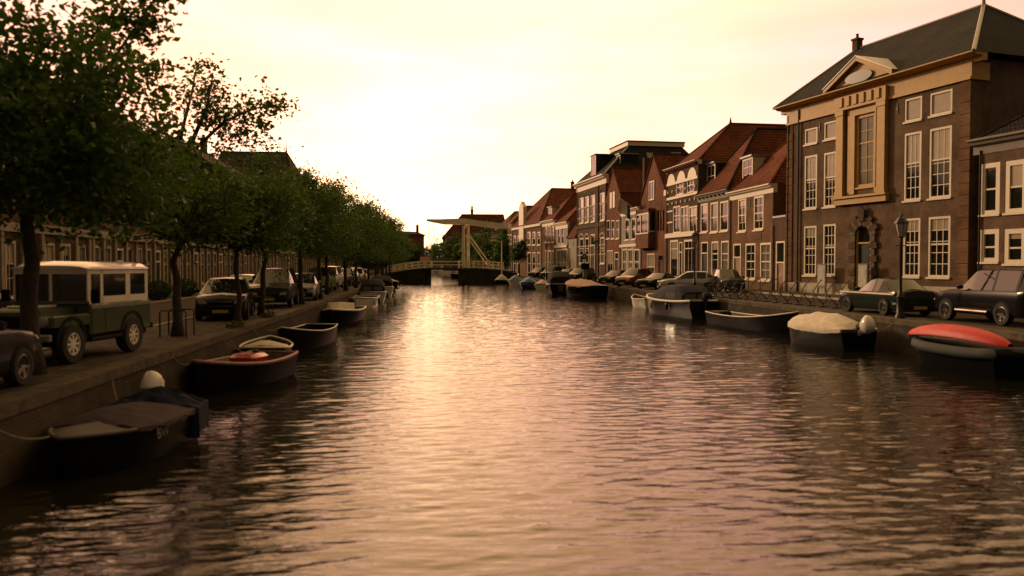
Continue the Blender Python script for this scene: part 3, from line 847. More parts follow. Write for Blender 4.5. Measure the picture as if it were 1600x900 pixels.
# red house with slit windows
h = RH('gabled_house', 'red brick house with tall steep gable and two slit lights under the roof', 946.5, 969)
for x0, x1 in ((947.4, 952.3), (954.5, 959.5), (961.7, 967)): h.win(x0, x1, 344, 373, nx=1, ny=2, fw=.14)
h.win(948, 957.5, 391, 434, nx=2, ny=1, mid=0, fw=.14); h.win(960.5, 966.5, 394, 445, door=True, dm=M_dark_paint)
t = h.uz(958, 305)[1]; apx = h.uz(955, 266)[1]
h.walls(t, 14, M_brick_red, gable=apx)
for x0, x1 in ((953, 956), (957.6, 960.6)):
    u0, u1 = h.uz(x0, 415)[0], h.uz(x1, 415)[0]
    m = MB(); m.box(u0, u1, -.05, -.003, h.uz(957, 325)[1], h.uz(957, 300)[1]); m.build('slit_window', M_white, h.root)
h.roof('gablefront', apx, M_tile_red, cap=M_tile_red, ov=.1)

# tall house with slate mansard
h = RH('town_house', 'tall brick town house with white cornice and grey slate mansard roof', 901.5, 946)
cols = ((905.3, 911.5), (913.8, 919.8), (922.8, 929.3), (937.5, 944.3))
for x0, x1 in cols:
    xm = (x0 + x1) / 2; k = (xm - 908.5) * .245
    h.win(x0, x1, 309 - k, 349 - k * .55, nx=1, ny=2, mid=.6, fw=.18, arch=.4, am=M_brick_dark, blind=.4)
    if x0 != 922.8: h.win(x0, x1, 372 - k * .2, 412, nx=1, ny=2, mid=.6, fw=.18, arch=.5, am=M_stone)
h.win(922.8, 929.3, 366, 447, door=True, dm=M_dark_paint, arch=.5)
t = h.uz(923, 281)[1]
h.walls(t, 15, M_brick_dark); h.cornice(t - 1.15, t + .05, M_white, out=.6, side=.3)
z = h.uz(923, 353.5)[1]; h.band(z - .18, z + .25, M_brick_dark, .14)
for y in (322, 338, 384, 398): z = h.uz(923, y)[1]; h.band(z - .06, z + .06, M_stone, .012)
m = MB(); u = h.uz(933.3, 415)[0]; m.box(u - .6, u + .6, -.12, .02, 0, t - 1.2); m.build('pilaster', M_brick_dark, h.root)
zr = h.uz(978, 231, 4.5)[1]
h.roof('mansard', zr, M_slate, s0=4.5, flat=3.2, e=t + .03, cap=M_lead)
m = MB(); d = h.flat
m.box(d[0][0] - .25, d[1][0] + .25, d[0][1] - .25, d[2][1] + .25, zr + .003, zr + .55); m.build('roof_fascia', M_white, h.ro)
m = MB(); m.box(d[0][0] - .35, d[1][0] + .35, d[0][1] - .35, d[2][1] + .35, zr + .553, zr + .68); m.build('flat_roof', M_slate, h.ro)
u0, z0 = h.uz(925, 274, .6); u1, z1 = h.uz(932.6, 241, .6); h.dormer(u0, u1, z0 - .2, z1, .5, 4.5, m=M_slate, nx=1, ny=2)
# skylights on the near slope
n_ = Vector((d[1][0] - h.L, 0, zr - t)); sl = Vector((-n_.z, 0, -abs(n_.x)))
def on_slope(y, f): return Vector((h.L + (d[1][0] - h.L) * f, y, t + (zr - t) * f))
for y, f in ((7.0, .62), (10.6, .66)):
    c = on_slope(y, f); ax = Vector((d[1][0] - h.L, 0, zr - t)).normalized(); ay = Vector((0, 1, 0)); az = ax.cross(ay); az = az if az.x > 0 else -az
    M = Matrix((ax, ay, az)).transposed().to_4x4(); M.translation = c
    m = MB(); m.xbox(M @ Matrix.Translation((0, 0, .06)), 1.5, 1.5, .16); so = m.build('skylight', M_iron, h.ro)
    m = MB(); m.xbox(M @ Matrix.Translation((0, 0, .15)), 1.25, 1.25, .03); m.build('pane', M_pane_dusty, so)
h.dormer(*(lambda u: (u - .7, u + .7))(h.L - 1.9), t + 1.2, t + 2.9, 2.4, 2.5, m=M_slate, nx=1, ny=1)

# beyond it
h = RH('garage_wall', 'plain dark rendered flank house with red roof left of the tall house', 887.5, 901)
h.win(888.5, 891.5, 386, 425, nx=1, ny=1, mid=0, fw=.1)
t = h.uz(894, 372)[1]; h.walls(t, 9, M_grey_paint)
z_ = h.uz(897, 296, 4)[1]; h.roof('hipfront', z_, M_tile_red, s0=4.5, cap=M_tile_red)
h = RH('shop_house', 'grey house with cream frieze and large gridded shop window on the far right bank', 867.3, 887)
for x0, x1 in ((871.4, 875), (877, 880.6)): h.win(x0, x1, 355, 381, nx=1, ny=2, fw=.14)
h.win(869, 886, 389, 432, nx=3, ny=2, mid=0, fw=.22)
t = h.uz(877, 348)[1]; h.walls(t, 10, M_grey_paint); h.cornice(t - 1.0, t + .05, M_white, out=.3, side=.02)
z = h.uz(877, 386)[1]; h.band(z - .1, z + .3, M_white, .2, name='shop_entablature')
h.roof('hipfront', h.uz(890, 318, 4)[1], M_tile_red, s0=4, cap=M_tile_red)
h = RH('terraced_house', 'narrow brown house with three slim windows under a cream cornice, far right bank', 846.5, 867)
for x0, x1 in ((851.5, 854.8), (856.3, 859.8), (861.8, 865.3)):
    h.win(x0, x1, 353, 379, nx=1, ny=2, fw=.2); h.win(x0, x1, 391, 428, nx=1, ny=2, fw=.2)
t = h.uz(857, 345)[1]; h.walls(t, 11, M_brick_brown); h.cornice(t - .85, t + .05, M_white, out=.45, side=.1)
h.roof('hipfront', h.uz(870, 309, 4.5)[1], M_tile_red, s0=4.5, cap=M_tile_red)
u0, z0 = h.uz(857, 341, 1); u1, z1 = h.uz(863, 323, 1); h.dormer(u0, u1, z0, z1, 1.0, 3.5)
h = RH('gabled_house', 'wide house under a great red tiled roof with tall white gable strip', 800.5, 846)
for x0, x1 in ((824, 829), (831.5, 836.5), (839, 844)): h.win(x0, x1, 362, 383, nx=1, ny=2, fw=.2); h.win(x0, x1, 394, 432, nx=1, ny=2, fw=.2)
for x0, x1 in ((802, 806), (808, 812)): h.win(x0, x1, 368, 386, nx=1, ny=2, fw=.2); h.win(x0, x1, 394, 432, nx=1, ny=2, fw=.2)
t = h.uz(823, 352)[1]; h.walls(t, 16, M_brick_brown)
h.band(t - .5, t, M_white, .25)
z_ = h.uz(812, 310, 5)[1]; h.roof('hipfront', z_, M_tile_red, s0=5, cap=M_tile_dark, ov=.4)
u0, u1 = h.uz(813, 415)[0], h.uz(820, 415)[0]
m = MB(); m.prism([(u0, 4.6), (u1, 4.6), (u1, h.uz(816, 324)[1]), ((u0 + u1) / 2, h.uz(816, 315)[1]), (u0, h.uz(816, 324)[1])], -.3, .35); m.build('white_gable', M_white, h.root)
h.chimney(h.L * .5, 9, z_ - .5, z_ + 1.3, m=M_brick_dark)
m = MB(); x_ = h.L * .5; m.tube([(x_, 13, z_ - .1), (x_, 13, z_ + 1.3)], .03, 5); m.tube([(x_, 11.6, z_ + 1.25), (x_, 14.4, z_ + 1.25)], .025, 4)
for q in range(6): m.tube([(x_ - .35, 11.8 + .48 * q, z_ + 1.26), (x_ + .35, 11.8 + .48 * q, z_ + 1.26)], .02, 4)
m.build('aerial', M_iron, h.ro)
h = RH('terraced_house', 'house at the foot of the drawbridge with pale door posts', 786, 800)
for x0, x1 in ((787, 790.5), (792, 795), (796.4, 799)): h.win(x0, x1, 366, 382, nx=1, ny=2, fw=.25); h.win(x0, x1, 392, 430, nx=1, ny=2, fw=.25)
t = h.uz(793, 352)[1]; h.walls(t, 10, M_brick_brown); h.cornice(t - .5, t + .05, M_white, out=.5, side=.1)
h.roof('hipfront', t + 4, M_tile_red, s0=4, cap=M_tile_red)
h = RH('terraced_house', 'far house beyond the drawbridge on the right bank, with red roof', 768, 785.8)
for i in range(5): h.win(769 + i * 3.3, 771 + i * 3.3, 378, 392, nx=1, ny=2, fw=.25); h.win(769 + i * 3.3, 771 + i * 3.3, 398, 428, nx=1, ny=2, fw=.25)
t = h.uz(777, 362)[1]; h.walls(t, 10, M_brick_dark); h.roof('hipfront', t + 4.5, M_tile_red, s0=4, cap=M_tile_red)

# the church far behind the bridge
h = House('church', 'distant church with long tiled roof and slim turret above the drawbridge beam', (3.2, 300), (27.5, 300), 'church')
t = h.uz(740, 372)[1]; zr = h.uz(760, 335, 8)[1]
for x0 in (706, 718, 745, 757, 769): h.win(x0, x0 + 5, 376, 400, nx=2, ny=3, fw=.3, arch=.7)
h.walls(t, 16, M_brick_dark)
h.roof('hipside', zr, brick('rust_tiles', (.12, .045, .028), (.085, .034, .022), (.03, .015, .01), w=.3, h=.3, ms=.03, rough=.9), s0=(h.uz(722, 340, 8)[0], h.L - 1), ov=.4, cap=M_tile_dark)
u = h.uz(737.5, 335, 8)[0]; z1 = h.uz(737.5, 320, 8)[1]
m = MB(); m.lathe([(.55, zr - .5), (.55, zr + 1.2), (.8, zr + 1.3), (.45, zr + 1.9), (.35, zr + 2.6), (.45, zr + 2.7), (.2, zr + 3.2), (.04, z1 + .8)], 10, Matrix.Translation((u, 8, 0))); m.build('turret', M_lead, h.ro)

# ---------------------------------------------------------------- left bank houses behind the trees
LX = -17.6
M_left_trim = mat('shaded_stone_trim', (.24, .205, .16), .85, var=.3, scale=2)  # darker copy of the sandstone, left bank's shade put into the colour
M_left_frame = mat('shaded_cream_paint', (.40, .34, .26), .6, var=.2, scale=3)  # cream paint darkened likewise, shade included in its tone
lh = [  # y0, y1, eave, ridge, roof, wall, label
    (6, 19.5, 7.5, 11.5, 'side', M_brick_dark, 'dark brick house with tall pale shop casings behind the green and white van'),
    (19.5, 31, 8.6, 12.5, 'side', M_brick_plum, 'plum brick house behind the first two quay trees'),
    (31, 43, 8.2, 12, 'hipfront', M_brick_dark, 'dark house with many slim pale casings behind the dark front facing hatchback'),
    (43, 57, 9.6, 13.2, 'side', M_brick_brown, 'brown brick house behind the silver off-roader on the left bank'),
    (57, 72, 8.2, 11.0, 'side', M_brick_plum, 'plum brick house between the off-roader and the lime green van'),
    (72, 86, 9.4, 13.2, 'side', M_brick_dark, 'tall dark house whose roof edge shows through the second tree'),
    (86, 101, 9.0, 13.0, 'side', M_brick_red, 'red brick house hidden behind the middle of the left tree row'),
    (101, 118, 11.0, 17.0, 'hipfront', M_brick_brown, 'tall house whose pointed roof and finial rise above the tree row'),
    (118, 140, 9.2, 12.6, 'hipfront', M_brick_dark, 'dark house on the left bank near the drawbridge'),
    (140, 172, 7.6, 11.2, 'side', M_brick_plum, 'long far house on the left bank beyond the drawbridge ramp'),
    (172, 205, 7.2, 10.5, 'side', M_brick_dark, 'second long far house on the left bank past the bridge'),
    (205, 240, 7.0, 10.0, 'side', M_brick_brown, 'last far house of the left bank, almost hidden by trees')]
for k, (ya, yb, e, r, rk, wm, label) in enumerate(lh):
    h = House('terraced_house', label, (LX + .012 * max(0, ya - 60), ya + .02), (LX + .012 * max(0, yb - 60), yb - .02))
    n = int((yb - ya) / 1.55)
    for i in range(n):
        u = h.L * (i + .5) / n; w = .92 + .16 * ((i * 7 + k) % 3 == 0)
        if i % 4 == 2 and k != 2: h.rect(u - .5, u + .5, 0, 2.9, door=True, dm=M_dark_paint if (i + k) % 2 else M_wood, transom=.25)
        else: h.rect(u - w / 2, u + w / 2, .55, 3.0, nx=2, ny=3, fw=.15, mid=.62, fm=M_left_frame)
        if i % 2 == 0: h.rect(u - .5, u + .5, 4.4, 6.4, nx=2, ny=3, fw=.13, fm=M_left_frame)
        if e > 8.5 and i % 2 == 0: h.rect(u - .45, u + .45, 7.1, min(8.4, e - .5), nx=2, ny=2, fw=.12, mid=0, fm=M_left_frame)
    h.walls(e, 11, wm)
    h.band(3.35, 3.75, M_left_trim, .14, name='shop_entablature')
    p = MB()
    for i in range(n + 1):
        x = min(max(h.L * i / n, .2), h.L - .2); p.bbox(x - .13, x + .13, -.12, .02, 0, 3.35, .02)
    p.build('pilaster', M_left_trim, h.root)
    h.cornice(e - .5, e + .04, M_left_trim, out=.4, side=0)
    tm = M_tile_dark
    h.roof(rk, r, tm, s0=3.5 if k != 7 else 2.6, cap=M_tile_dark, e=e + .02)
    if k == 7:
        m = MB(); m.tube([(h.L / 2, 2.6, r), (h.L / 2, 2.6, r + .7), (h.L / 2, 2.6, r + 1.5)], [.1, .05, .02], 6); m.build('finial', M_iron, h.ro)
    if k in (1, 3, 5, 6): h.chimney(h.L * .75, 5.5, r - .5, r + 1.4, m=M_brick_dark)
    if k == 8: h.chimney(h.L * .2, 2.2, e, r + 3.2, .9, .7, m=M_brick_brown); h.chimney(h.L * .7, 5, r - .5, r + 1.2)
h = House('terraced_house', 'distant low house with stepped flat roofline left of the far canal end', (-12.5, 245), (-3.2, 251))
for i in range(5): h.rect(.8 + i * 2, 2 + i * 2, 4.2, 6.2, nx=2, ny=2); h.rect(.8 + i * 2, 2 + i * 2, .8, 2.8, nx=2, ny=2)
h.walls(11.5, 8, M_brick_red); h.cornice(11, 11.6, M_brick_dark); h.roof('side', 12.6, M_tile_dark); h.chimney(1, 4, 11.8, 14.2); h.chimney(h.L - .6, 3, 11.8, 14.6)
# ---------------------------------------------------------------- trees
def leaf_mesh(name, P, size, m, droop=.35, rng=RNG):
    n = len(P)
    d = rng.normal(size=(n, 3)); d[:, 2] = d[:, 2] * .5 - droop; d /= np.linalg.norm(d, axis=1)[:, None]
    a = rng.normal(size=(n, 3)); b = np.cross(d, a); b /= np.linalg.norm(b, axis=1)[:, None]
    c = np.cross(d, b)
    s = (size * rng.uniform(.6, 1.3, n))[:, None]
    co = np.stack([P - d * s * .5, P + b * s * .33 + c * s * .1, P + d * s * .55, P - b * s * .33 + c * s * .1], 1).reshape(-1, 3)
    me = bpy.data.meshes.new(name)
    me.vertices.add(4 * n); me.vertices.foreach_set('co', co.ravel())
    me.loops.add(4 * n); me.loops.foreach_set('vertex_index', np.arange(4 * n))
    me.polygons.add(n); me.polygons.foreach_set('loop_start', np.arange(0, 4 * n, 4)); me.polygons.foreach_set('loop_total', np.full(n, 4))
    me.update(); me.materials.append(m)
    return me
def clusters(n, rad, zc, seed, flat=1.0):
    rng = np.random.default_rng(seed); out = []
    while len(out) < n:
        v = rng.normal(size=3); v /= np.linalg.norm(v)
        r = rng.uniform(.25, 1) ** .45 * rng.uniform(.72, 1.22)
        p = v * r * np.array(rad)
        if p[2] < -rad[2] * .5: continue
        if p[2] < 0: p[:2] *= 1.08
        out.append(p + np.array((0, 0, zc)))
    return np.array(out)
def make_tree(label, loc, h, rad, zc, ncl, nleaf, lsize, seed, group, tr=.13, extra=None, mat_=None, rz=0.0, spread=.42, cat='tree', name='quayside_tree', thin=None, limbs=None):
    rng = np.random.default_rng(seed + 100)
    t = thing(name, label, cat, (loc[0], loc[1], HQ), rz, group)
    C = clusters(ncl, rad, zc, seed)
    if thin: C = C[(C[:, 2] < thin[0]) | (rng.uniform(size=len(C)) < thin[1])]
    if extra is not None: C = np.vstack([C, np.array(extra)])
    b = MB()
    pts = [(rng.normal() * .02 * i, rng.normal() * .02 * i, z) for i, z in enumerate(np.linspace(-.05, zc + rad[2] * .3, 9))]
    b.tube(pts, [tr * 1.45] + [tr * (1 - .09 * i) for i in range(1, 9)], 9)
    for q in limbs or (): b.tube(q, [tr * .5 * (1 - .8 * k / (len(q) - 1)) for k in range(len(q))], 6)
    nb = len(C) - (len(extra) if limbs else 0)
    for i in range(0, nb, max(1, nb // 34)):
        c = C[i]; f = rng.uniform(.25, .8); j = int(np.clip(f * 8, 5, 8)); s = np.array(pts[j])
        if s[2] > c[2]: s = np.array(pts[5 + (j > 6)])
        mid = s * .5 + c * .5 + np.array((0, 0, .18)) + rng.normal(size=3) * .1
        r0 = tr * .42
        b.tube([s, s * .75 + mid * .25, mid, c], [r0, r0 * .8, r0 * .5, r0 * .15], 5)
    b.build('trunk', M_bark, t, smooth=180)
    k = rng.integers(0, len(C), nleaf)
    sp = rng.uniform(.6, 1.25, len(C))[k][:, None]
    P = C[k] + rng.normal(size=(nleaf, 3)) * np.array((spread, spread, spread * .72)) * sp
    me = leaf_mesh('crown', P, lsize, mat_ or M_leaf, rng=rng)
    o = bpy.data.objects.new('crown', me); col.objects.link(o); o.parent = t
    return t
def tree_at(px, Y): return (slope(px) * Y, Y)
TG = 'trees along the left quay'
# nearest tree: trunk at the left edge, crown running out of the top of the frame
make_tree('nearest quay tree, its dark crown filling the upper left corner', (-7.1, 14.9), 8, (2.15, 2.9, 3.1), 4.5, 165, 24000, .14, 1, TG, tr=.17, spread=.36, thin=(5.1, .45),
          extra=[(1.9, .3, 6.3), (2.2, .1, 6.8), (2.0, -.5, 7.1), (1.6, .6, 3.9)])
rx_ = np.random.default_rng(77)
ex = [(1.0 + .22 * i, .15 * math.sin(i * 1.7), 5.95 + .06 * i + .16 * math.sin(2.3 * i)) for i in range(9)] + [(1.5 + .25 * i, .1 * math.cos(i), 5.45 + .1 * i) for i in range(4)]
ex += [(rx_.uniform(-1.0, 1.25), rx_.uniform(-.9, .9), rx_.uniform(5.3, 7.5)) for i in range(20)]
limbs2 = [[(0, 0, 4.0), (.5, .05, 5.1), (1.3, .1, 5.9), (2.1, .1, 6.25), (2.8, .12, 6.4)], [(0, 0, 4.3), (.15, .1, 5.6), (.4, .15, 6.6), (.55, .2, 7.5)], [(.05, 0, 4.2), (-.5, .3, 5.4), (-.7, .4, 6.6)], [(.3, .05, 5.0), (.9, -.2, 6.2), (1.1, -.3, 7.1)]]
make_tree('second quay tree, with a long leafy branch reaching over the canal', (-7.0, 22.6), 8, (1.9, 2.2, 1.95), 3.55, 52, 7600, .13, 2, TG, tr=.14, extra=ex, spread=.28, limbs=limbs2)
rows = [(371, 26.0, 4.7, 1.7, .10, 'slim dark quay tree in front of the dark hatchback'),
        (408, 31.8, 6.0, 2.1, .13, 'quay tree with a low iron guard before the silver off-roader'),
        (470, 41, 7.0, 2.4, .14, 'quay tree between the off-roader and the small silver hatchback'),
        (499, 47.2, 7.1, 2.4, .14, 'quay tree just before the lime green van'),
        (511, 54.5, 7.2, 2.4, .14, 'quay tree crossing the front of the lime green van'),
        (540, 62, 7.6, 2.6, .15, 'quay tree level with the plain white launch'),
        (556, 70, 7.8, 2.6, .15, 'quay tree behind the nearer black tented sloop'),
        (576, 83, 8.0, 2.7, .15, 'quay tree behind the farther tented sloop'),
        (587, 94, 8.4, 2.8, .15, 'quay tree just past the tented sloops, before the last four'),
        (597, 106, 8.6, 2.8, .15, 'quay tree near the foot of the left bridge ramp'),
        (604, 119, 9.0, 3.0, .16, 'quay tree whose crown overhangs the left bridge railing'),
        (609, 131, 9.0, 3.0, .16, 'last quay tree before the drawbridge on the left')]
protos = {}
for i, (px, Y, h, r, tr, label) in enumerate(rows):
    loc = tree_at(px, Y)
    key = i % 4 if i > 3 else ('n', i)
    if i <= 3 or key not in protos:
        near = i <= 3
        t = make_tree(label, loc, h, (r * .92, r * 1.05, (h - 2.75) / 1.5), 2.75 + (h - 2.75) / 3, 84, 12500 if near else 10000, .13 if near else .17, 20 + i, TG, tr=tr, spread=.36 if near else .42)
        t['h'] = h; protos[key] = t
    else:
        t = copy_tree(protos[key]); s = h / protos[key]['h']
        t.location = (loc[0], loc[1], HQ); t.scale = (s, s, s); t.rotation_euler = (0, 0, 1.3 * i); tag(t, label)
for t in protos.values():
    if 'h' in t: del t['h']
for o in list(bpy.data.objects):
    if 'h' in o: del o['h']
# trees across and beyond the bridge
bg = [(-6.8, 236, 8.5, 3.6, 'far tree right under the distant low roofline'), (-13, 246, 9, 4, 'far tree along the left bank, in front of the low roofline'), (-16, 282, 9.5, 4.5, 'hazy far tree at the canal bend on the left'), (-21, 330, 11, 5, 'far tree at the left of the canal end'), (-9, 380, 12, 6, 'tree closing the view at the canal end'), (8.5, 240, 8.5, 3.4, 'low tree by the far quay behind the bridge posts'), (-1.5, 365, 12, 6, 'broad tree closing the canal end on the right'), (10.5, 226, 9, 3.4, 'small tree between the bridge posts and the church'),
      (-13, 150, 9.5, 3.4, 'tree beyond the left end of the drawbridge'), (-12, 172, 9.5, 3.6, 'second tree beyond the left end of the drawbridge'), (-12.5, 198, 9.5, 3.6, 'far tree beneath the distant low roofline'),
      (-12.5, 222, 9.5, 3.8, 'far tree left of the red awning'), (6.5, 268, 12, 4.8, 'round far tree right of the red awning'), (1.5, 335, 14, 5.5, 'taller far tree showing between the far rooftops'),
      (14.0, 195, 9.5, 3.8, 'rounded tree seen beneath the left arm of the bridge beam'), (12.0, 212, 11, 4.0, 'tree just left of the bridge posts, behind the deck'), (13.3, 176, 10.5, 3.8, 'tall dark tree behind the bridge stays'), (14.6, 163, 9.0, 3.2, 'dark tree behind the right end of the bridge beam')]
for i, (x, y, h, r, label) in enumerate(bg):
    make_tree(label, (x, y), h, (r, r, (h - 2) / 1.5), 2 + (h - 2) / 3, 80, 8000, .42, 60 + i, 'far trees around the drawbridge', tr=.18, spread=.6, name='background_tree', mat_=M_leaf if i % 2 else M_leaf_dark)
rng_ = np.random.default_rng(9)
P_ = np.stack([rng_.uniform(-140, 120, 26000), rng_.uniform(440, 480, 26000), np.zeros(26000)], -1)
P_[:, 2] = rng_.uniform(0, 1, 26000) * (7.5 + 2.5 * np.sin(P_[:, 0] * .21) + 1.5 * np.sin(P_[:, 0] * .53 + 1))
fw = bpy.data.objects.new('far_woods', leaf_mesh('far_woods', P_, 1.3, M_leaf_dark, rng=rng_)); col.objects.link(fw); fw.location = (0, 0, HQ)
tag(fw, 'distant band of trees closing the view beyond the canal', 'woods', kind='stuff')
make_tree('lone slim street tree on the right quay with a dark oval crown', tree_at(811.5, 134), 5.6, (1.55, 1.55, 2.15), 4.0, 60, 5200, .2, 91, None, tr=.11, spread=.34, mat_=M_leaf_dark, name='street_tree')
# iron guards round two trunks
def tree_guard(x, y, label):
    t = thing('tree_guard', label, 'tree guard', (x, y, HQ), 0, 'hoop guards around quay trees')
    for d in (-.36, .36):
        m = MB(); m.tube([(-.34, d, -.02), (-.34, d, .68), (-.30, d, .72), (.30, d, .72), (.34, d, .68), (.34, d, -.02)], .022, 6); m.build('hoop', M_iron, t, smooth=60)
tree_guard(-7.0, 22.6, 'low iron hoop guard around the second quay tree')
x, y = tree_at(408, 31.8); tree_guard(x, y, 'low iron hoop guard around the tree before the off-roader')

# ---------------------------------------------------------------- drawbridge
M_bridge = mat('weathered_cream_paint', (.88, .74, .56), .6, var=.18, scale=1.2, bump=.2)
M_bridge_dark = mat('dark_tarred_timber', (.035, .028, .022), .8, var=.4, scale=2)
BY = 141.0
def bx(px, y=BY): return slope(px) * y
def bz(px, py, y=BY): r = ray(px, py); return EYE + r.z * y / r.y
def make_bridge():
    piv = Vector((bx(728), BY, 0)); rot = R(-14)
    t = thing('drawbridge', 'cream painted wooden drawbridge with balance beam, crossing the canal', 'bridge', piv - Matrix.Rotation(rot, 3, 'Z') @ Vector((bx(728), 0, 0)), rot)
    w = 2.4                                                         # half width of the deck
    def X(px): return bx(px)
    zd0, zd1, zd2 = bz(605, 427), bz(668, 418.5), bz(783, 421)
    prof = [(X(598), zd0 - .1), (X(605), zd0), (X(640), zd0 + (zd1 - zd0) * .7), (X(667), zd1), (X(722), zd1), (X(752), (zd1 + zd2) / 2 + .1), (X(783), zd2), (X(800), zd2 - .25)]
    d = MB(); d.loft([[(x, -w, z - .32), (x, w, z - .32), (x, w, z), (x, -w, z)] for x, z in prof]); d.build('deck', M_bridge_dark, t)
    for a, b in ((590, 667), (720, 806)):
        p = MB(); xs = [X(a) + (X(b) - X(a)) * k / 6 for k in range(7)]
        zz = lambda x: float(np.interp(x, [q[0] for q in prof], [q[1] for q in prof])) - .325
        p.loft([[(x, -w + .1, -1.2), (x, w - .1, -1.2), (x, w - .1, zz(x)), (x, -w + .1, zz(x))] for x in xs])
        p.build('abutment', M_quay, t)
    # railings on both sides
    def rail(x0, x1, y, n):
        m = MB(); xs = [x0 + (x1 - x0) * i / n for i in range(n + 1)]
        zz = lambda x: float(np.interp(x, [q[0] for q in prof], [q[1] for q in prof]))
        for f in (1.12, .62, .12):
            m.loft([[(x, y - .05, zz(x) + f), (x, y + .05, zz(x) + f), (x, y + .05, zz(x) + f + .16), (x, y - .05, zz(x) + f + .16)] for x in xs])
        for i, x in enumerate(xs):
            k = .09 if 0 < i < n else .14; m.box(x - k, x + k, y - .08, y + .08, zz(x) - .1, zz(x) + 1.26)
        m.build('railing', M_bridge, t)
    for y in (-w + .1, w - .1):
        rail(X(605), X(666), y, 6); rail(X(736), X(783), y, 6)
        m = MB()
        for z in (zd1 + 1.0, zd1 + .42): m.box(X(668), X(721), y - .05, y + .05, z, z + .2)
        for px in (668, 721): m.box(X(px) - .14, X(px) + .14, y - .12, y + .12, zd1 - .1, zd1 + 1.3)
        m.build('leaf_railing', M_bridge, t)
    # portal: two posts and an arched head, one each side of the carriageway
    zt = bz(727, 352)
    for y in (-2.05, 2.05):
        m = MB(); m.loft([[(X(728) - k, y - k, z), (X(728) + k, y - k, z), (X(728) + k, y + k, z), (X(728) - k, y + k, z)] for k, z in ((.27, zd1 + .01), (.27, zd1 + .6), (.2, zt - .7), (.2, zt))])
        m.build('tower_post', M_bridge, t)
    m = MB(); x = X(728); m.box(x - .28, x + .28, -2.5, 2.5, zt, zt + .4)
    for sg in (-1, 1):
        pts = [(sg * 1.8, zt), (sg * 1.8, zt - 1.5), (sg * 1.5, zt - .8), (sg * .8, zt - .25), (0, zt - .12), (0, zt)]
        m.loft([[(x - .16, a, b) for a, b in pts], [(x + .16, a, b) for a, b in pts]])
    m.build('tower_head', M_bridge, t)
    # balance beams, tied at the far end, with stays down to the deck
    zl, zr = bz(669, 344), bz(796, 355); zm = zt + .42
    for y in (-1.75, 1.75):
        m = MB()
        m.loft([[(px_, y - k * .6, z - h), (px_, y + k * .6, z - h), (px_, y + k * .6, z + h * .25), (px_, y - k * .6, z + h * .25)] for px_, z, h, k in ((X(669), zl + .1, .3, .2), (X(690), (zl * .64 + zm * .36) + .15, .62, .3), (x, zm + .5, .75, .36), (X(775), (zm + zr) / 2 + .1, .72, .36), (X(796), zr + .3, .72, .36))])
        m.build('balance_beam', M_bridge, t)
        m = MB(); m.tube([(X(671), y, zl), (X(674), y, zd1)], .035, 5); m.build('chain', M_iron, t)
        m = MB(); m.tube([(x + .3, y, bz(733, 368)), (X(769), y, bz(769, 420))], .13, 6); m.build('stay', M_bridge, t)
    m = MB(); m.box(X(782), X(797), -1.95, 1.95, zr - .42, zr + .42); m.box(X(684), X(684) + .3, -1.75, 1.75, zl - .1, zl + .15); m.build('counterweight', M_bridge, t)
make_bridge()

# ---------------------------------------------------------------- boats
M_hull_black = mat('black_hull_paint', (.004, .004, .005), .45, var=.3, scale=2, spec=.08)
M_hull_navy = mat('navy_hull_paint', (.008, .010, .020), .3, var=.2, spec=.2)
M_hull_white = mat('white_gelcoat', (.62, .58, .50), .3, var=.1, scale=2, coat=.3)
M_hull_grey = mat('grey_blue_hull', (.018, .024, .028), .8, var=.2, scale=3)
M_hull_brown = mat('worn_brown_hull', (.055, .032, .022), .5, var=.4, scale=5, coat=.2)
M_rim_white = mat('white_rubbing_strake', (.62, .54, .44), .45, var=.15)
M_rim_red = mat('faded_red_gunwale', (.22, .10, .08), .5, var=.25, scale=4)
M_inside = mat('worn_grey_boat_inside', (.14, .12, .10), .7, var=.35, scale=5)
M_inside_blue = mat('teal_boat_inside', (.03, .05, .055), .6, var=.3)
M_canvas = mat('beige_canvas', (.54, .48, .43), .85, var=.18, scale=3, bump=.35, bscale=7, spec=.12)
M_canvas_black = mat('black_canvas', (.022, .021, .024), .8, var=.3, scale=4, bump=.3, bscale=9, spec=.12)
M_canvas_navy = mat('navy_canvas', (.022, .026, .045), .75, var=.3, scale=4, bump=.5, bscale=7, spec=.12)
M_canvas_blue = mat('blue_tarpaulin', (.085, .14, .26), .6, var=.25, scale=3, bump=.5, bscale=6, spec=.12)
M_canvas_pink = mat('faded_pink_canvas', (.50, .33, .30), .8, var=.15, scale=3, bump=.4, bscale=6, spec=.12)
M_canvas_mauve = mat('mauve_canvas', (.045, .034, .045), .8, var=.2, scale=3, bump=.4, bscale=6, spec=.12)
M_red = mat('red_plastic', (.46, .020, .024), .5, var=.2, scale=3, spec=.3)
M_red_dark = mat('dark_red_plastic', (.30, .015, .012), .3, var=.2, scale=5, coat=.4)
M_clear = glass('scratched_clear_vinyl', (.10, .095, .09), .15)
M_cowl = mat('white_engine_cowl', (.62, .58, .54), .3, coat=.4, var=.06)
M_rope = mat('mooring_rope', (.20, .17, .13), .9, var=.3, scale=30)
M_black = mat('matt_black', (.012, .012, .012), .6, var=.2)

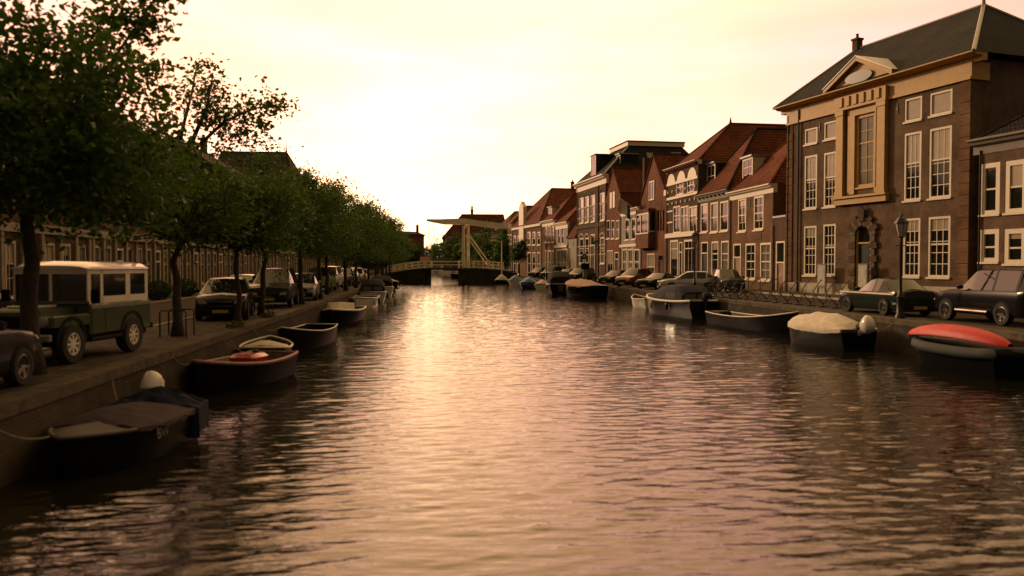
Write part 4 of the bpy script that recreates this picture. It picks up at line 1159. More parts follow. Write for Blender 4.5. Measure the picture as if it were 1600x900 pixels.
class Boat:
    """local x points to the bow, z = 0 is the waterline"""
    def __init__(s, name, label, bow, stern, B, H, hull, rim, inside, sf=.75, bowlift=.35, p=2.2, rimr=.045, deck=0.0, group=None, open_=True, cat='boat', full=.55):
        bow, stern = Vector(bow), Vector(stern); d = bow - stern; s.L = d.length; s.B, s.H = B, H
        c = (bow + stern) / 2
        s.root = thing(name, label, cat, (c.x, c.y, 0), math.atan2(d.y, d.x), group)
        s.sf, s.p, s.bl = sf, p, bowlift
        n = 22; T = [i / n for i in range(n + 1)]
        o, q = MB(), MB()
        ro, ri = [], []
        for t in T:
            b, z = s.hb(t), s.sh(t); x = (t - .5) * s.L
            rake = .10 * s.L * max(0, t - .8) / .2 * .5
            sec = []
            for k, (fy, fz) in enumerate(((0, -.22), (full * .75, -.16), (full + .22, .12), (.93, .55), (1.0, 1.0))):
                sec.append((x - rake * (1 - fz) if fz < 1 else x, b * fy, -.22 + (z + .22) * max(0, fz + .0) if fz > 0 else fz))
            ro.append([(x_, -y_, z_) for x_, y_, z_ in reversed(sec)] + sec[1:])
            bi = max(b - .07, .012); sec = ((0, .10), (bi * .7, .12), (bi * .93, .3), (bi, z - .012))
            if t < .97: fx = lambda z_: x * .985 - rake * max(0, 1 - z_ / z) * 1.3; ri.append([(fx(z_), -y_, z_) for y_, z_ in reversed(sec)] + [(fx(z_), y_, z_) for y_, z_ in sec[1:]])
        o.loft(ro, closed=False)
        o.face([p_ for p_ in ro[0]]); o.face(ro[-1][::-1])
        s.hull = o.build('hull', hull, s.root, smooth=50)
        if open_:
            q.loft(ri, closed=False); q.face(ri[0][::-1]); q.face(ri[-1]); q.build('interior', inside, s.root, smooth=40)
        g = MB(); pts = [((t - .5) * s.L, s.hb(t), s.sh(t)) for t in T] + [((t - .5) * s.L, -s.hb(t), s.sh(t)) for t in reversed(T[:-1])]
        g.tube(pts, rimr, 6, closed=True); g.build('gunwale', rim, s.root, smooth=180)
        if deck:
            m = MB(); k = [t for t in [1 - deck + deck * i / 8 for i in range(9)]]
            m.loft([[((t - .5) * s.L, -s.hb(t) + .01, s.sh(t) + .005), ((t - .5) * s.L, 0, s.sh(t) + .06 + .05 * (1 - t) / deck), ((t - .5) * s.L, s.hb(t) - .01, s.sh(t) + .005)] for t in k], closed=False)
            s.deck = m.build('foredeck', rim, s.root, smooth=60)
    def hb(s, t):
        h = s.B / 2
        if t < .42: return h * (s.sf + (1 - s.sf) * math.sin(t / .42 * PI / 2))
        return max(.015, h * (1 - ((t - .42) / .58) ** s.p))
    def sh(s, t): return s.H * (1 + s.bl * max(0, (t - .4) / .6) ** 2 + .10 * max(0, (.3 - t) / .3) ** 2)
    def thwart(s, t, m, w=.26, z=.72):
        b = MB(); x = (t - .5) * s.L; y = s.hb(t) - .08; b.bbox(x - w / 2, x + w / 2, -y, y, s.H * z - .05, s.H * z, .01); return b.build('thwart', m, s.root)
    def cover(s, m, t0=.02, t1=.97, ridge=.45, drop=.12, name='cover', over=.04, peak=.5, wr=.05, seed=0):
        rng = random.Random(seed); n = 20; R_ = []
        for i in range(n + 1):
            t = t0 + (t1 - t0) * i / n; x = (t - .5) * s.L; b = s.hb(t) + over; z = s.sh(t) + .03
            e = math.sin(PI * min(1, max(0, (i / n) ** (math.log(.5) / math.log(peak))))) ** .7
            rz = ridge * e * (1 - .13 * abs(math.sin(PI * 3.5 * i / n))) + .05
            r = []
            for k in range(-5, 6):
                f = k / 5; y = b * f; zz = z + rz * (1 - abs(f) ** 1.5) - .04 * math.sin(PI * abs(f)) * (ridge > .2) + rng.uniform(-wr, wr) * .5 * (1 - abs(f) ** 4)
                r.append((x, y, zz))
            dr = drop + rng.uniform(-wr, wr) * .7
            r = [(x, -b - .015, z - dr)] + r + [(x, b + .015, z - dr)]
            R_.append(r)
        o = MB(); o.loft(R_, closed=False); o.face(R_[0][::-1]); o.face(R_[-1])
        return o.build(name, m, s.root, smooth=55)
    def tent(s, m, t0, t1, h, win=True, rake=.25):
        """canvas cabin on hoops with clear side panels"""
        n = 8; R_ = []
        for i in range(n + 1):
            f = i / n; t = t0 + (t1 - t0) * f; x = (t - .5) * s.L; b = s.hb(t) - .03; z = s.sh(t) + .02
            hh = h * min(1, .55 + f * 4, (1 - f) / rake * .92 + .08)
            R_.append([(x, -b, z), (x, -b * .93, z + hh * .6), (x, -b * .7, z + hh * .93), (x, 0, z + hh), (x, b * .7, z + hh * .93), (x, b * .93, z + hh * .6), (x, b, z)])
        o = MB(); o.loft(R_, closed=False); o.face(R_[0]); o.face(R_[-1][::-1]); to = o.build('canopy', m, s.root, smooth=50)
        if win:
            for sg in (-1, 1):
                w = MB()
                for f0, f1 in ((.14, .36), (.42, .62)):
                    q = []
                    for f, g in ((f0, .25), (f1, .25), (f1, .82), (f0, .82)):
                        t = t0 + (t1 - t0) * f; b = (s.hb(t) - .03); q.append(((t - .5) * s.L, sg * (b * (1 - .07 * g / 1) + .012), s.sh(t) + .02 + h * .6 * g))
                    w.face(q if sg < 0 else q[::-1])
                w.build('tent_window', M_clear, to)
            w = MB(); t = t0; x = (t - .5) * s.L - .012; b = s.hb(t) - .03; z = s.sh(t) + .02; hh = h * .55
            for a0, a1 in ((-.8, -.08), (.08, .8)): w.face([(x, b * a0, z + hh * .2), (x, b * a1, z + hh * .2), (x, b * a1 * .9, z + hh * .78), (x, b * a0 * .9, z + hh * .78)])
            w.build('tent_window', M_clear, to)
        return to
    def outboard(s, m, tilt=0.0, y=0.0, k=1.0):
        x0 = -s.L / 2 - .12
        M = Matrix.Translation((x0, y, s.H + .05)) @ Matrix.Rotation(tilt, 4, 'Y') @ Matrix.Scale(k, 4)
        a = MB()
        a.loft([[M @ Vector((cx + rx * math.cos(q) * 1.0, ry * math.sin(q), z)) for q in (2 * PI * j / 14 for j in range(14))] for z, rx, ry, cx in ((.12, .20, .13, -.03), (.16, .25, .17, -.03), (.34, .27, .185, -.02), (.46, .25, .17, 0), (.52, .17, .12, .02), (.54, .05, .04, .03))])
        r = MB(); r.loft([[M @ Vector((cx + sx * math.cos(q), sy * math.sin(q), z)) for q in (2 * PI * j / 10 for j in range(10))] for z, sx, sy, cx in ((.119, .16, .1, -.03), (-.1, .11, .07, 0), (-.5, .09, .045, 0), (-.62, .15, .06, -.02), (-.68, .2, .07, -.04), (-.74, .12, .05, -.03), (-.95, .05, .02, -.03))])
        b = MB(); b.xbox(M @ Matrix.Translation((.13, 0, -.05)), .14, .2, .34)
        mo = r.build('outboard_motor', m if tilt < -.8 else M_black, s.root, smooth=50); a.build('cowl', m, mo, smooth=60); b.build('bracket', M_black, mo)
        p = MB()
        for j in range(3):
            A = M @ Matrix.Translation((-.24, 0, -.68)) @ Matrix.Rotation(2 * PI * j / 3, 4, 'X') @ Matrix.Rotation(.5, 4, 'Z'); p.xbox(A @ Matrix.Translation((0, 0, .09)), .015, .07, .13)
        p.build('propeller', M_black, mo)
    def rope(s, t, side, to, sag=.12):
        """mooring line from a gunwale point to a world position on the quay"""
        Mw = Matrix.Translation(s.root.location) @ Matrix.Rotation(s.root.rotation_euler.z, 4, 'Z')
        a = Mw @ Vector(((t - .5) * s.L, side * s.hb(t), s.sh(t))); b = Vector(to)
        inv = Mw.inverted(); m = MB()
        m.tube([inv @ (a.lerp(b, i / 6) - Vector((0, 0, sag * math.sin(PI * i / 6)))) for i in range(7)], .015, 5); m.build('mooring_line', M_rope, s.root)

def moor(b, fenders=2):
    Mw = Matrix.Translation(b.root.location) @ Matrix.Rotation(b.root.rotation_euler.z, 4, 'Z')
    poly, sg = (LQ, -1) if b.root.location.x < 0 else (RQ, 1)
    lat = Vector((math.cos(b.root.rotation_euler.z + PI / 2), math.sin(b.root.rotation_euler.z + PI / 2)))
    side = 1 if lat.x * sg > 0 else -1
    for t, dy in ((.93, .8), (.06, -.6)):
        p = Mw @ Vector(((t - .5) * b.L, side * b.hb(t), b.sh(t))); y = p.y + dy * (1 if math.sin(b.root.rotation_euler.z) > 0 else -1)
        b.rope(t, side, (interp(poly, y) + sg * .03, y, HQ - .12))
    for i in range(fenders):
        t = .3 + .3 * i; m = MB(); y = -side * (b.hb(t) + .10); z = b.sh(t)
        m.lathe([(.02, z - .06), (.085, z - .14), (.09, z - .46), (.03, z - .54)], 9, Matrix.Translation(((t - .5) * b.L, y, 0))); f = m.build('fender', M_hull_white if i else M_hull_navy, b.root, smooth=50)
        m = MB(); m.tube([((t - .5) * b.L, y * .97, z), ((t - .5) * b.L, y, z - .08)], .012, 4); m.build('fender_line', M_rope, f)
BG = 'boats moored along the left quay'; BR = 'boats moored along the right quay'
# -- left bank
M_deck_shaded = mat('shaded_deck', (.055, .047, .037), .6, var=.3, scale=3)  # pale deck and rim darkened, the shade there put into their colour
b = Boat('motorboat', 'dark motorboat under navy tarpaulin with tilted white outboard, nearest on the left', (-5.2, 11.6), (-4.78, 14.7), 1.6, .56, M_hull_black, M_deck_shaded, M_inside, sf=.85, deck=.34, rimr=.035, bowlift=.12, p=2.6, group=BG)
b.cover(M_canvas_mauve, .16, .72, .16, .06, wr=.05, seed=3)
b.cover(M_canvas_navy, -.01, .17, .2, .5, name='stern_tarpaulin', over=.09, wr=.14, seed=4)
b.outboard(M_cowl, tilt=-.75, y=-.40, k=1.0)
cu = bpy.data.curves.new('lettering', 'FONT'); cu.body = 'BW'; cu.size = .24; cu.extrude = .004; cu.align_x = 'CENTER'
to = bpy.data.objects.new('lettering_source', cu); me = bpy.data.meshes.new_from_object(to); bpy.data.objects.remove(to)
lo = bpy.data.objects.new('lettering', me); me.materials.append(mat('darkened_lettering', (.16, .145, .12), .7)); col.objects.link(lo); lo.parent = b.root  # letter tone lowered along with the deck
b_side = 1                                   # canal side of the hull
lo.matrix_local = Matrix.Translation((.15, b.hb(.54) * .985 * b_side + .02 * b_side, .36)) @ Matrix.Rotation(PI if b_side > 0 else 0, 4, 'Z') @ Matrix.Rotation(PI / 2 - .1, 4, 'X')
moor(b, 0)
b = Boat('rowing_boat', 'open boat with faded red gunwale and a red tank amidships', (-5.55, 19.1), (-4.45, 22.9), 1.65, .56, M_hull_black, M_rim_red, M_inside, sf=.82, rimr=.05, bowlift=.45, group=BG)
b.thwart(.14, M_rim_red, .4); b.thwart(.72, M_inside, .3)
m = MB(); m.bbox(-.95, -.1, -.38, .38, .14, .74, .09); tk = m.build('fuel_tank', M_red_dark, b.root, smooth=40)
m = MB(); m.lathe([(.07, .739), (.07, .79), (.05, .81)], 10, Matrix.Translation((-.7, .1, 0))); m.build('cap', M_black, tk)
m = MB(); m.tube([(.0, -.25, .22), (.9, -.3, .5), (1.7, -.1, .72)], [.03, .03, .045], 6); m.build('oar', M_wood, b.root)
moor(b, 0)
b = Boat('dinghy', 'small round white rimmed dinghy with teal inside and folded beige canvas', (-5.25, 26.2), (-4.9, 23.45), 1.5, .62, M_hull_black, M_rim_white, M_inside_blue, sf=.8, rimr=.04, bowlift=.25, p=2.6, group=BG)
b.cover(M_canvas, .04, .42, .14, .02, over=-.12, wr=.03, seed=8, name='folded_canvas'); b.thwart(.62, M_inside_blue)
m = MB(); m.tube([(-.4, -.3, .66), (-.2, .1, .8), (-.9, .4, .68)], .03, 6); m.build('tiller', M_black, b.root)
moor(b, 0)
b = Boat('rowing_boat', 'empty black open boat with a bare wooden transom', (-5.25, 28.2), (-4.55, 33.0), 1.65, .60, M_hull_black, M_rim_white, M_hull_black, sf=.78, rimr=.028, bowlift=.5, group=BG)
b.thwart(.3, M_inside); b.thwart(.6, M_inside)
moor(b, 0)
b = Boat('speedboat', 'speedboat with cream deck and raised windscreen, dark hull', (-5.3, 41.4), (-4.75, 46.6), 1.95, .62, M_hull_black, M_rim_white, M_inside, sf=.85, deck=.42, rimr=.06, bowlift=.3, group=BG)
m = MB()
for sg in (-1, 1): m.loft([[(.35, sg * .78, .66), (.95, 0, .72), (.55, 0, 1.1), (.05, sg * .72, 1.02)], [(.33, sg * .78, .66), (.93, 0, .70), (.53, 0, 1.08), (.03, sg * .72, 1.0)]])
m.build('windscreen', M_rim_white, b.root)
m = MB(); m.bbox(-.4, .05, -.25, .2, .4, 1.05, .05); m.build('console', M_black, b.root); b.thwart(.2, M_rim_white, .5, .8); b.outboard(M_black)
moor(b, 0)
b = Boat('launch', 'plain white open launch with a flat stern', (-5.4, 55.4), (-4.95, 60.3), 1.95, .72, M_hull_white, M_rim_white, M_inside, sf=.9, rimr=.05, bowlift=.2, group=BG)
b.thwart(.3, M_inside); b.thwart(.6, M_inside)
moor(b)
b = Boat('sloop', 'sloop with black canvas tent and two clear panels facing the viewer', (-5.3, 70.6), (-4.9, 64.2), 2.15, .85, M_hull_white, M_rim_white, M_inside, sf=.92, rimr=.05, bowlift=.25, group=BG)
b.tent(M_canvas_black, .06, .72, 1.05)
moor(b)
b = Boat('sloop', 'white sloop with rounded grey black canopy, farther of the two tented boats', (-5.4, 82.5), (-5.0, 76), 2.35, .95, M_hull_white, M_rim_white, M_inside, sf=.92, rimr=.05, bowlift=.2, group=BG)
b.tent(M_canvas_black, .05, .7, 1.1, win=False)
moor(b)
b = Boat('launch', 'cluttered small boat lying by the left bridge abutment', (-6.3, 116), (-5.9, 110.5), 2.1, .8, M_hull_black, M_rim_white, M_inside, sf=.85, bowlift=.25, group=BG)
b.thwart(.3, M_canvas); b.thwart(.7, M_canvas); b.cover(M_canvas, .55, .95, .25, .05, wr=.08)
# -- right bank, far to near
moor(b)
b = Boat('sloop', 'boat under a domed cream cover, right against the bridge', (11.4, 136.6), (11.1, 132), 2.3, .6, M_hull_black, M_rim_white, M_inside, sf=.9, group=BR); b.cover(M_canvas, .0, .95, .95, .1, peak=.35)
moor(b)
b = Boat('sloop', 'far blue covered boat with pale stern, left of the brighter blue one', (12.6, 126), (12.2, 119.5), 2.2, .8, M_hull_white, M_rim_white, M_inside, sf=.9, group=BR); b.cover(M_canvas_blue, .12, .95, .75, .15, peak=.35)
moor(b)
b = Boat('sloop', 'boat wrapped in bright blue tarpaulin down to its sides', (13.0, 111), (12.4, 104.5), 2.4, .75, M_hull_navy, M_canvas_blue, M_inside, sf=.9, group=BR); b.cover(M_canvas_blue, .0, .95, .8, .45, peak=.4, wr=.09)
moor(b)
b = Boat('launch', 'small white boat with faded pink cover between blue and black boats', (13.9, 103), (13.3, 98.2), 1.9, .7, M_hull_white, M_rim_white, M_inside, sf=.9, group=BR); b.cover(M_canvas_pink, .05, .95, .5, .12, peak=.5, wr=.08)
moor(b)
b = Boat('sloop', 'boat with tall black tent and white edged hull seen from astern', (14.0, 91.5), (13.2, 83), 2.6, 1.0, M_hull_black, M_rim_white, M_inside, sf=.9, rimr=.06, group=BR); b.tent(M_canvas_black, .03, .8, 1.4, win=False)
m = MB(); m.bbox(-4.45, -4.25, -.25, .3, .3, .9, .03); m.build('rudder', M_hull_brown, b.root)
moor(b)
b = Boat('barge', 'broad black boat under a peaked faded pink cover', (12.9, 77.6), (14.9, 71.6), 2.5, 1.1, M_hull_black, M_rim_white, M_inside, sf=.8, bowlift=.35, rimr=.04, group=BR); b.cover(M_canvas_pink, .02, .97, .62, .06, peak=.48, wr=.08, seed=6)
moor(b)
b = Boat('dinghy', 'small white dinghy moored just ahead of the navy sloop', (14.9, 58.8), (15.35, 55.3), 1.55, .62, M_hull_white, M_rim_white, M_inside, sf=.8, bowlift=.4, group=BR); b.thwart(.3, M_rim_white); b.thwart(.6, M_rim_white)
moor(b, 0)
b = Boat('sloop', 'large navy sloop with cream rim and dark folding canopy', (14.1, 51.6), (15.35, 44.4), 2.4, .92, M_hull_navy, M_rim_white, M_inside, sf=.8, rimr=.085, bowlift=.25, p=2.8, group=BR)
b.tent(M_canvas_navy, .12, .78, .95, rake=.45)
b.outboard(M_canvas_navy)
moor(b)
b = Boat('skiff', 'long low open black boat with a thin pale edge', (15.75, 33.4), (14.65, 40.6), 1.65, .58, M_hull_black, M_rim_white, M_hull_black, sf=.72, rimr=.035, bowlift=.75, group=BR)
b.thwart(.3, M_inside); b.thwart(.6, M_inside); m = MB(); m.bbox(-3.0, -2.5, -.4, .3, .3, .7, .06); m.build('tarpaulin_bundle', M_canvas_black, b.root)
moor(b, 0)
b = Boat('motorboat', 'motorboat under a taut pale canvas with outboard tilted up', (14.35, 31.2), (15.1, 27.2), 1.75, .68, M_hull_black, M_rim_white, M_inside, sf=.88, bowlift=.12, rimr=.03, p=2.5, group=BR)
b.cover(M_canvas, .0, .99, .55, .14, peak=.42, wr=.03, seed=2); b.outboard(M_cowl, tilt=-.9, k=1.15)
moor(b, 0)
b = Boat('inflatable_boat', 'grey blue inflatable boat beneath the red kayak', (15.2, 23.9), (15.45, 20.0), 1.5, .60, mat('dark_rubber', (.005, .005, .006), .9, spec=.04), M_hull_grey, M_inside, sf=.85, rimr=.16, bowlift=.1, p=3, group=BR)
b.thwart(.3, M_hull_grey); b.thwart(.65, M_hull_grey)
m = MB()
k = thing('kayak', 'red kayak lying upside down on the grey inflatable', 'kayak', (15.15, 21.95, .97), math.atan2(23.9 - 20.0, 15.2 - 15.45))
n = 18; R_ = []
for i in range(n + 1):
    t = i / n; x = (t - .5) * 4.1; w = .40 * max(.02, math.sin(PI * min(max(t, .005), .995))) ** .42; hgt = .34 * max(.03, math.sin(PI * min(max(t, .005), .995))) ** .36; zb = .12 * abs(2 * t - 1) ** 2 * -1
    R_.append([(x, w * math.cos(a), zb + hgt * max(0, math.sin(a)) ** .8) for a in (PI * j / 10 for j in range(11))])
m.loft(R_, closed=False); m.loft([[(p[0][0], p[0][1], p[0][2]), (p[-1][0], p[-1][1], p[-1][2])] for p in R_], closed=False); m.build('hull', M_red, k, smooth=60)
m = MB(); m.tube([R_[i][0] for i in range(n + 1)] , .018, 5); m.tube([R_[i][-1] for i in range(n + 1)], .018, 5); m.build('seam_strip', M_red_dark, k)
moor(b, 0)
# a far boat seen under the bridge
b = Boat('barge', 'low dark boat seen through the bridge opening', (3.8, 192), (10.0, 196), 2.6, .9, M_hull_black, M_rim_white, M_inside, sf=.8, group=BR)
# ---------------------------------------------------------------- cars
M_tyre = mat('tyre_rubber', (.016, .016, .016), .85, var=.2, scale=20)
M_rim = mat('alloy', (.42, .40, .37), .35, metal=.7, var=.1)
M_chrome = mat('chrome', (.55, .53, .5), .15, metal=1, var=.05)
M_trim = mat('car_trim', (.010, .010, .010), .85, var=.15, spec=.15)
M_carglass = glass('car_glass', (.012, .013, .014), .04, .004)
M_lamp = mat('headlamp_glass', (.36, .35, .33), .08, coat=.6, var=.1, scale=12)
M_tail = mat('tail_lamp', (.25, .012, .01), .15, coat=.5)
M_plate = mat('number_plate', (.42, .32, .06), .5, var=.05)
def paint(name, c, metal=.2):
    dark = max(c) < .06
    return mat('paint_' + name, c, .16 if dark else .28, metal=0 if dark else metal, coat=0 if dark else .8, spec=.14 if dark else .5, var=.06, scale=2)
P_black, P_red, P_silver, P_grey = paint('black', (.010, .010, .011)), paint('dark_red', (.11, .012, .010)), paint('silver', (.48, .46, .43), .5), paint('graphite', (.022, .022, .023), .3)
P_green, P_lime, P_white, P_dkgreen = paint('army_green', (.050, .068, .034), 0), paint('lime', (.20, .30, .03), 0), paint('ivory', (.80, .74, .64), 0), paint('dark_green', (.012, .02, .015), .2)

def wheel(t, x, y, r, side, w=.21, rim=None, spokes=5, rimf=.66):
    Mx = Matrix.Translation((x, y, r)) @ Matrix.Rotation(-side * PI / 2, 4, 'X')   # local z points outward
    a = MB(); a.lathe([(r * rimf * .98, -w / 2), (r * .93, -w / 2), (r, -w * .32), (r, w * .32), (r * .94, w / 2), (r * rimf * 1.02, w / 2 + .003), (r * rimf, w * .3)], 22, Mx)
    wo = a.build('wheel', M_tyre, t, smooth=40)
    b = MB(); b.lathe([(r * rimf, w * .28), (r * rimf, w * .44), (r * rimf * .88, w * .46), (r * rimf * .84, w * .2), (.0 + r * .12, w * .18)], 22, Mx)
    b.lathe([(r * .17, w * .15), (r * .17, w * .40), (r * .08, w * .43)], 10, Mx)
    for k in range(spokes):
        A = Mx @ Matrix.Rotation(2 * PI * k / spokes, 4, 'Z') @ Matrix.Translation((r * rimf * .5, 0, w * .33))
        b.xbox(A, r * rimf * .78, r * (.19 if spokes < 8 else .12), w * .16)
    b.build('rim', rim or M_rim, wo, smooth=40)
PROF = {  # L, W, H, hood height, belt, tail height, x fractions: cowl, roof front, roof rear, rear glass foot; clearance, wheel radius, front & rear axle fraction
    'hatch': (4.05, 1.74, 1.47, .92, .93, 1.00, .20, .02, -.36, -.470, .20, .31, .315, -.305),
    'mini': (3.62, 1.62, 1.50, .92, .92, .98, .23, .06, -.37, -.475, .20, .29, .33, -.32),
    'sedan': (4.55, 1.78, 1.42, .88, .90, .96, .17, .00, -.22, -.345, .19, .32, .31, -.29),
    'coupe': (4.35, 1.76, 1.34, .86, .88, .92, .14, -.03, -.24, -.36, .18, .32, .31, -.29),
    'lift': (4.45, 1.75, 1.49, .90, .93, 1.05, .24, .04, -.26, -.470, .19, .31, .30, -.30),
    'mpv': (4.30, 1.80, 1.66, 1.0, 1.0, 1.08, .27, .08, -.42, -.480, .21, .32, .32, -.31),
    'van': (4.40, 1.80, 1.86, 1.08, 1.08, 1.12, .30, .16, -.46, -.485, .22, .32, .33, -.32),
    'suv': (4.65, 1.86, 1.80, 1.10, 1.10, 1.16, .20, .05, -.43, -.478, .28, .37, .31, -.29)}
def car(label, kind, xy, ang, body, group=None, rim=None, roof=None, cat='car', spokes=5, name='parked_car', rails=False, wipers=True):
    L, W, H, hh, bh, th, fc, frf, frr, ft, cl, wr, ax0, ax1 = PROF[kind]
    t = thing(name, label, cat, (xy[0], xy[1], HQ + .008), R(ang), group)
    hw = W / 2
    # x, bottom, deck height, deck half width, top height, top half width
    st = [(.500, cl + .16, .50, .74, None), (.492, cl + .06, .62, .84, None), (.470, cl, hh * .80, .93, None), (.42, cl, hh * .90, .975, None), ((.42 + fc) / 2, cl, hh * .965, .99, None), (fc, cl, hh, 1, (hh + .015, .86))]
    st += [(frf, cl, bh, 1, (H - .05, .70)), (frf - .05, cl, bh, 1, (H - .015, .72))]
    mid = (frf + frr) / 2
    st += [(mid + .012, cl, bh + .01, 1, (H, .735)), (mid - .012, cl, bh + .01, 1, (H, .735))]
    if kind in ('suv', 'mpv', 'van', 'lift'):
        q = frr * .62 + mid * .38 - .08; st += [(q + .012, cl, bh + .02, 1, (H - .01, .73)), (q - .012, cl, bh + .02, 1, (H - .01, .73))]
    st += [(frr + .03, cl, bh + .02, .995, (H - .035, .71)), (frr, cl, bh + .02, .995, (H - .07, .70)), (ft, cl, th, .96, (th + .012, .84))]
    if ft > -.45: st += [((ft - .48) / 2, cl, th - .01, .95, None), (-.478, cl, th - .06, .91, None)]
    st += [(-.490, cl + .02, .72, .90, None), (-.5, cl + .12, .50, .82, None)]
    body_, gl = MB(), MB()
    rings = []
    for x, zb, zd, wd, top in st:
        X = x * L; y = hw * wd
        crown = .035 if top is None else .0
        tz, tw = (zd + .02, wd * .90) if top is None else top
        yt = hw * tw
        half = [(0, zb), (y * .88, zb), (y * .985, zb + .12), (y, zb + (zd - zb) * .55), (y * .985, zd - .07), (y * .955, zd), (yt, tz - (.035 if top else .0)), (yt * .86, tz + .005), (0, tz + .03 + crown)]
        rings.append([(X, -a, z) for a, z in half] + [(X, a, z) for a, z in reversed(half[1:-1])])
    n = len(rings[0])
    xs = [s_[0] for s_ in st]
    def isglass(i, j):
        a, b = xs[i], xs[i + 1]
        jj = j if j < 8 else n - 1 - j
        if jj == 5:                                   # side windows
            return b < fc + 1e-6 and a <= fc + 1e-6 and b >= ft - 1e-6 and (a - b) > .03 and not (abs(a - frr - .03) < 1e-6) and not (abs(a - frr) < 1e-6 and kind in ('sedan', 'coupe'))
        if jj in (6, 7):                              # windscreen and rear window
            return (abs(a - fc) < 1e-6 and abs(b - frf) < 1e-6) or (abs(a - frr) < 1e-6 and abs(b - ft) < 1e-6)
        return False
    roofm = roof is not None
    for i in range(len(rings) - 1):
        for j in range(n):
            q = [rings[i][j], rings[i][(j + 1) % n], rings[i + 1][(j + 1) % n], rings[i + 1][j]]
            jj = j if j < 8 else n - 1 - j
            if isglass(i, j): gl.face(q)
            else: body_.face(q, 1 if roofm and jj >= 6 and frf + 1e-6 >= xs[i] and xs[i + 1] >= frr - 1e-6 else 0)
    body_.face(rings[0][::-1]); body_.face(rings[-1])
    # weld so that shading runs smoothly over the shell
    def weld(mb):
        key, vs, ix = {}, [], []
        for v in mb.v:
            k = tuple(round(c, 4) for c in v)
            if k not in key: key[k] = len(vs); vs.append(v)
            ix.append(key[k])
        mb.f = [tuple(ix[k] for k in f) for f in mb.f]; mb.v = vs
        ok = [(f, m) for f, m in zip(mb.f, mb.m) if len(set(f)) > 2]; mb.f = [tuple(dict.fromkeys(f)) for f, _ in ok]; mb.m = [m for _, m in ok]
    weld(body_); weld(gl)
    body_.build('body', [body] + ([roof] if roofm else []), t, smooth=38); gl.build('window_glass', M_carglass, t, smooth=30)
    for a in (ax0, ax1):
        for sd in (-1, 1):
            m = MB(); k = wr * 1.12; x = a * L; y0, y1 = sorted((sd * (hw - .12), sd * (hw + .004)))
            m.prism([(x + k * math.cos(q), wr + .02 + k * math.sin(q)) for q in (PI * j / 14 - .12 for j in range(15))] , y0, y1)
            m.build('wheel_arch', M_trim, t)
            wheel(t, x, sd * (hw - .085), wr, sd, rim=rim, spokes=spokes)
    bm_ = MB(); bm_.bbox(L * .478, L * .5 + .03, -hw * .80, hw * .80, cl - .02, cl + .22, .03); bm_.build('bumper', M_trim, t)
    bm_ = MB(); bm_.bbox(-L * .5 - .03, -L * .478, -hw * .84, hw * .84, cl - .0, cl + .24, .03); bm_.build('bumper', M_trim, t)
    for sd in (-1, 1):
        m = MB(); m.loft([[(L * .497 - ix, sd * hw * f, z) for f, z in ((.50, .60), (.80, .60), (.86, .70), (.80, .76), (.54, .70))] for ix in (-.012, .16)]); m.build('headlight', M_lamp, t)
        m = MB(); m.bbox(-L * .502, -L * .468, *sorted((sd * hw * .66, sd * hw * .92)), .68, .68 + .24 * H / 1.5, .015); m.build('tail_light', M_tail, t)
        m = MB(); m.bbox(fc * L - .42, fc * L - .28, *sorted((sd * hw * .98, sd * (hw + .17))), bh + .02, bh + .16, .03); m.build('wing_mirror', body, t)
    m = MB(); m.bbox(L * .485, L * .505, -hw * .42, hw * .42, .52, .66, .01); go = m.build('grille', M_trim, t)
    m = MB(); m.box(L * .4955, L * .5085, -hw * .42 - .02, hw * .42 + .02, .66, .685); m.box(L * .4955, L * .5085, -hw * .42 - .02, hw * .42 + .02, .505, .52); m.build('grille_trim', M_chrome, go)
    m = MB(); m.box(L * .5 + .031, L * .5 + .042, -.26, .26, cl + .08, cl + .19); m.build('number_plate', M_plate, t)
    m = MB(); m.box(-L * .5 - .042, -L * .5 - .031, -.26, .26, cl + .09, cl + .20); m.build('number_plate', M_plate, t)
    if rails:
        for sd in (-1, 1):
            m = MB(); m.tube([(frf * L - .25, sd * hw * .66, H - .01), (frf * L - .35, sd * hw * .66, H + .07), (frr * L + .3, sd * hw * .66, H + .06), (frr * L + .2, sd * hw * .66, H - .03)], .02, 6); m.build('roof_rail', M_chrome, t)
    return t

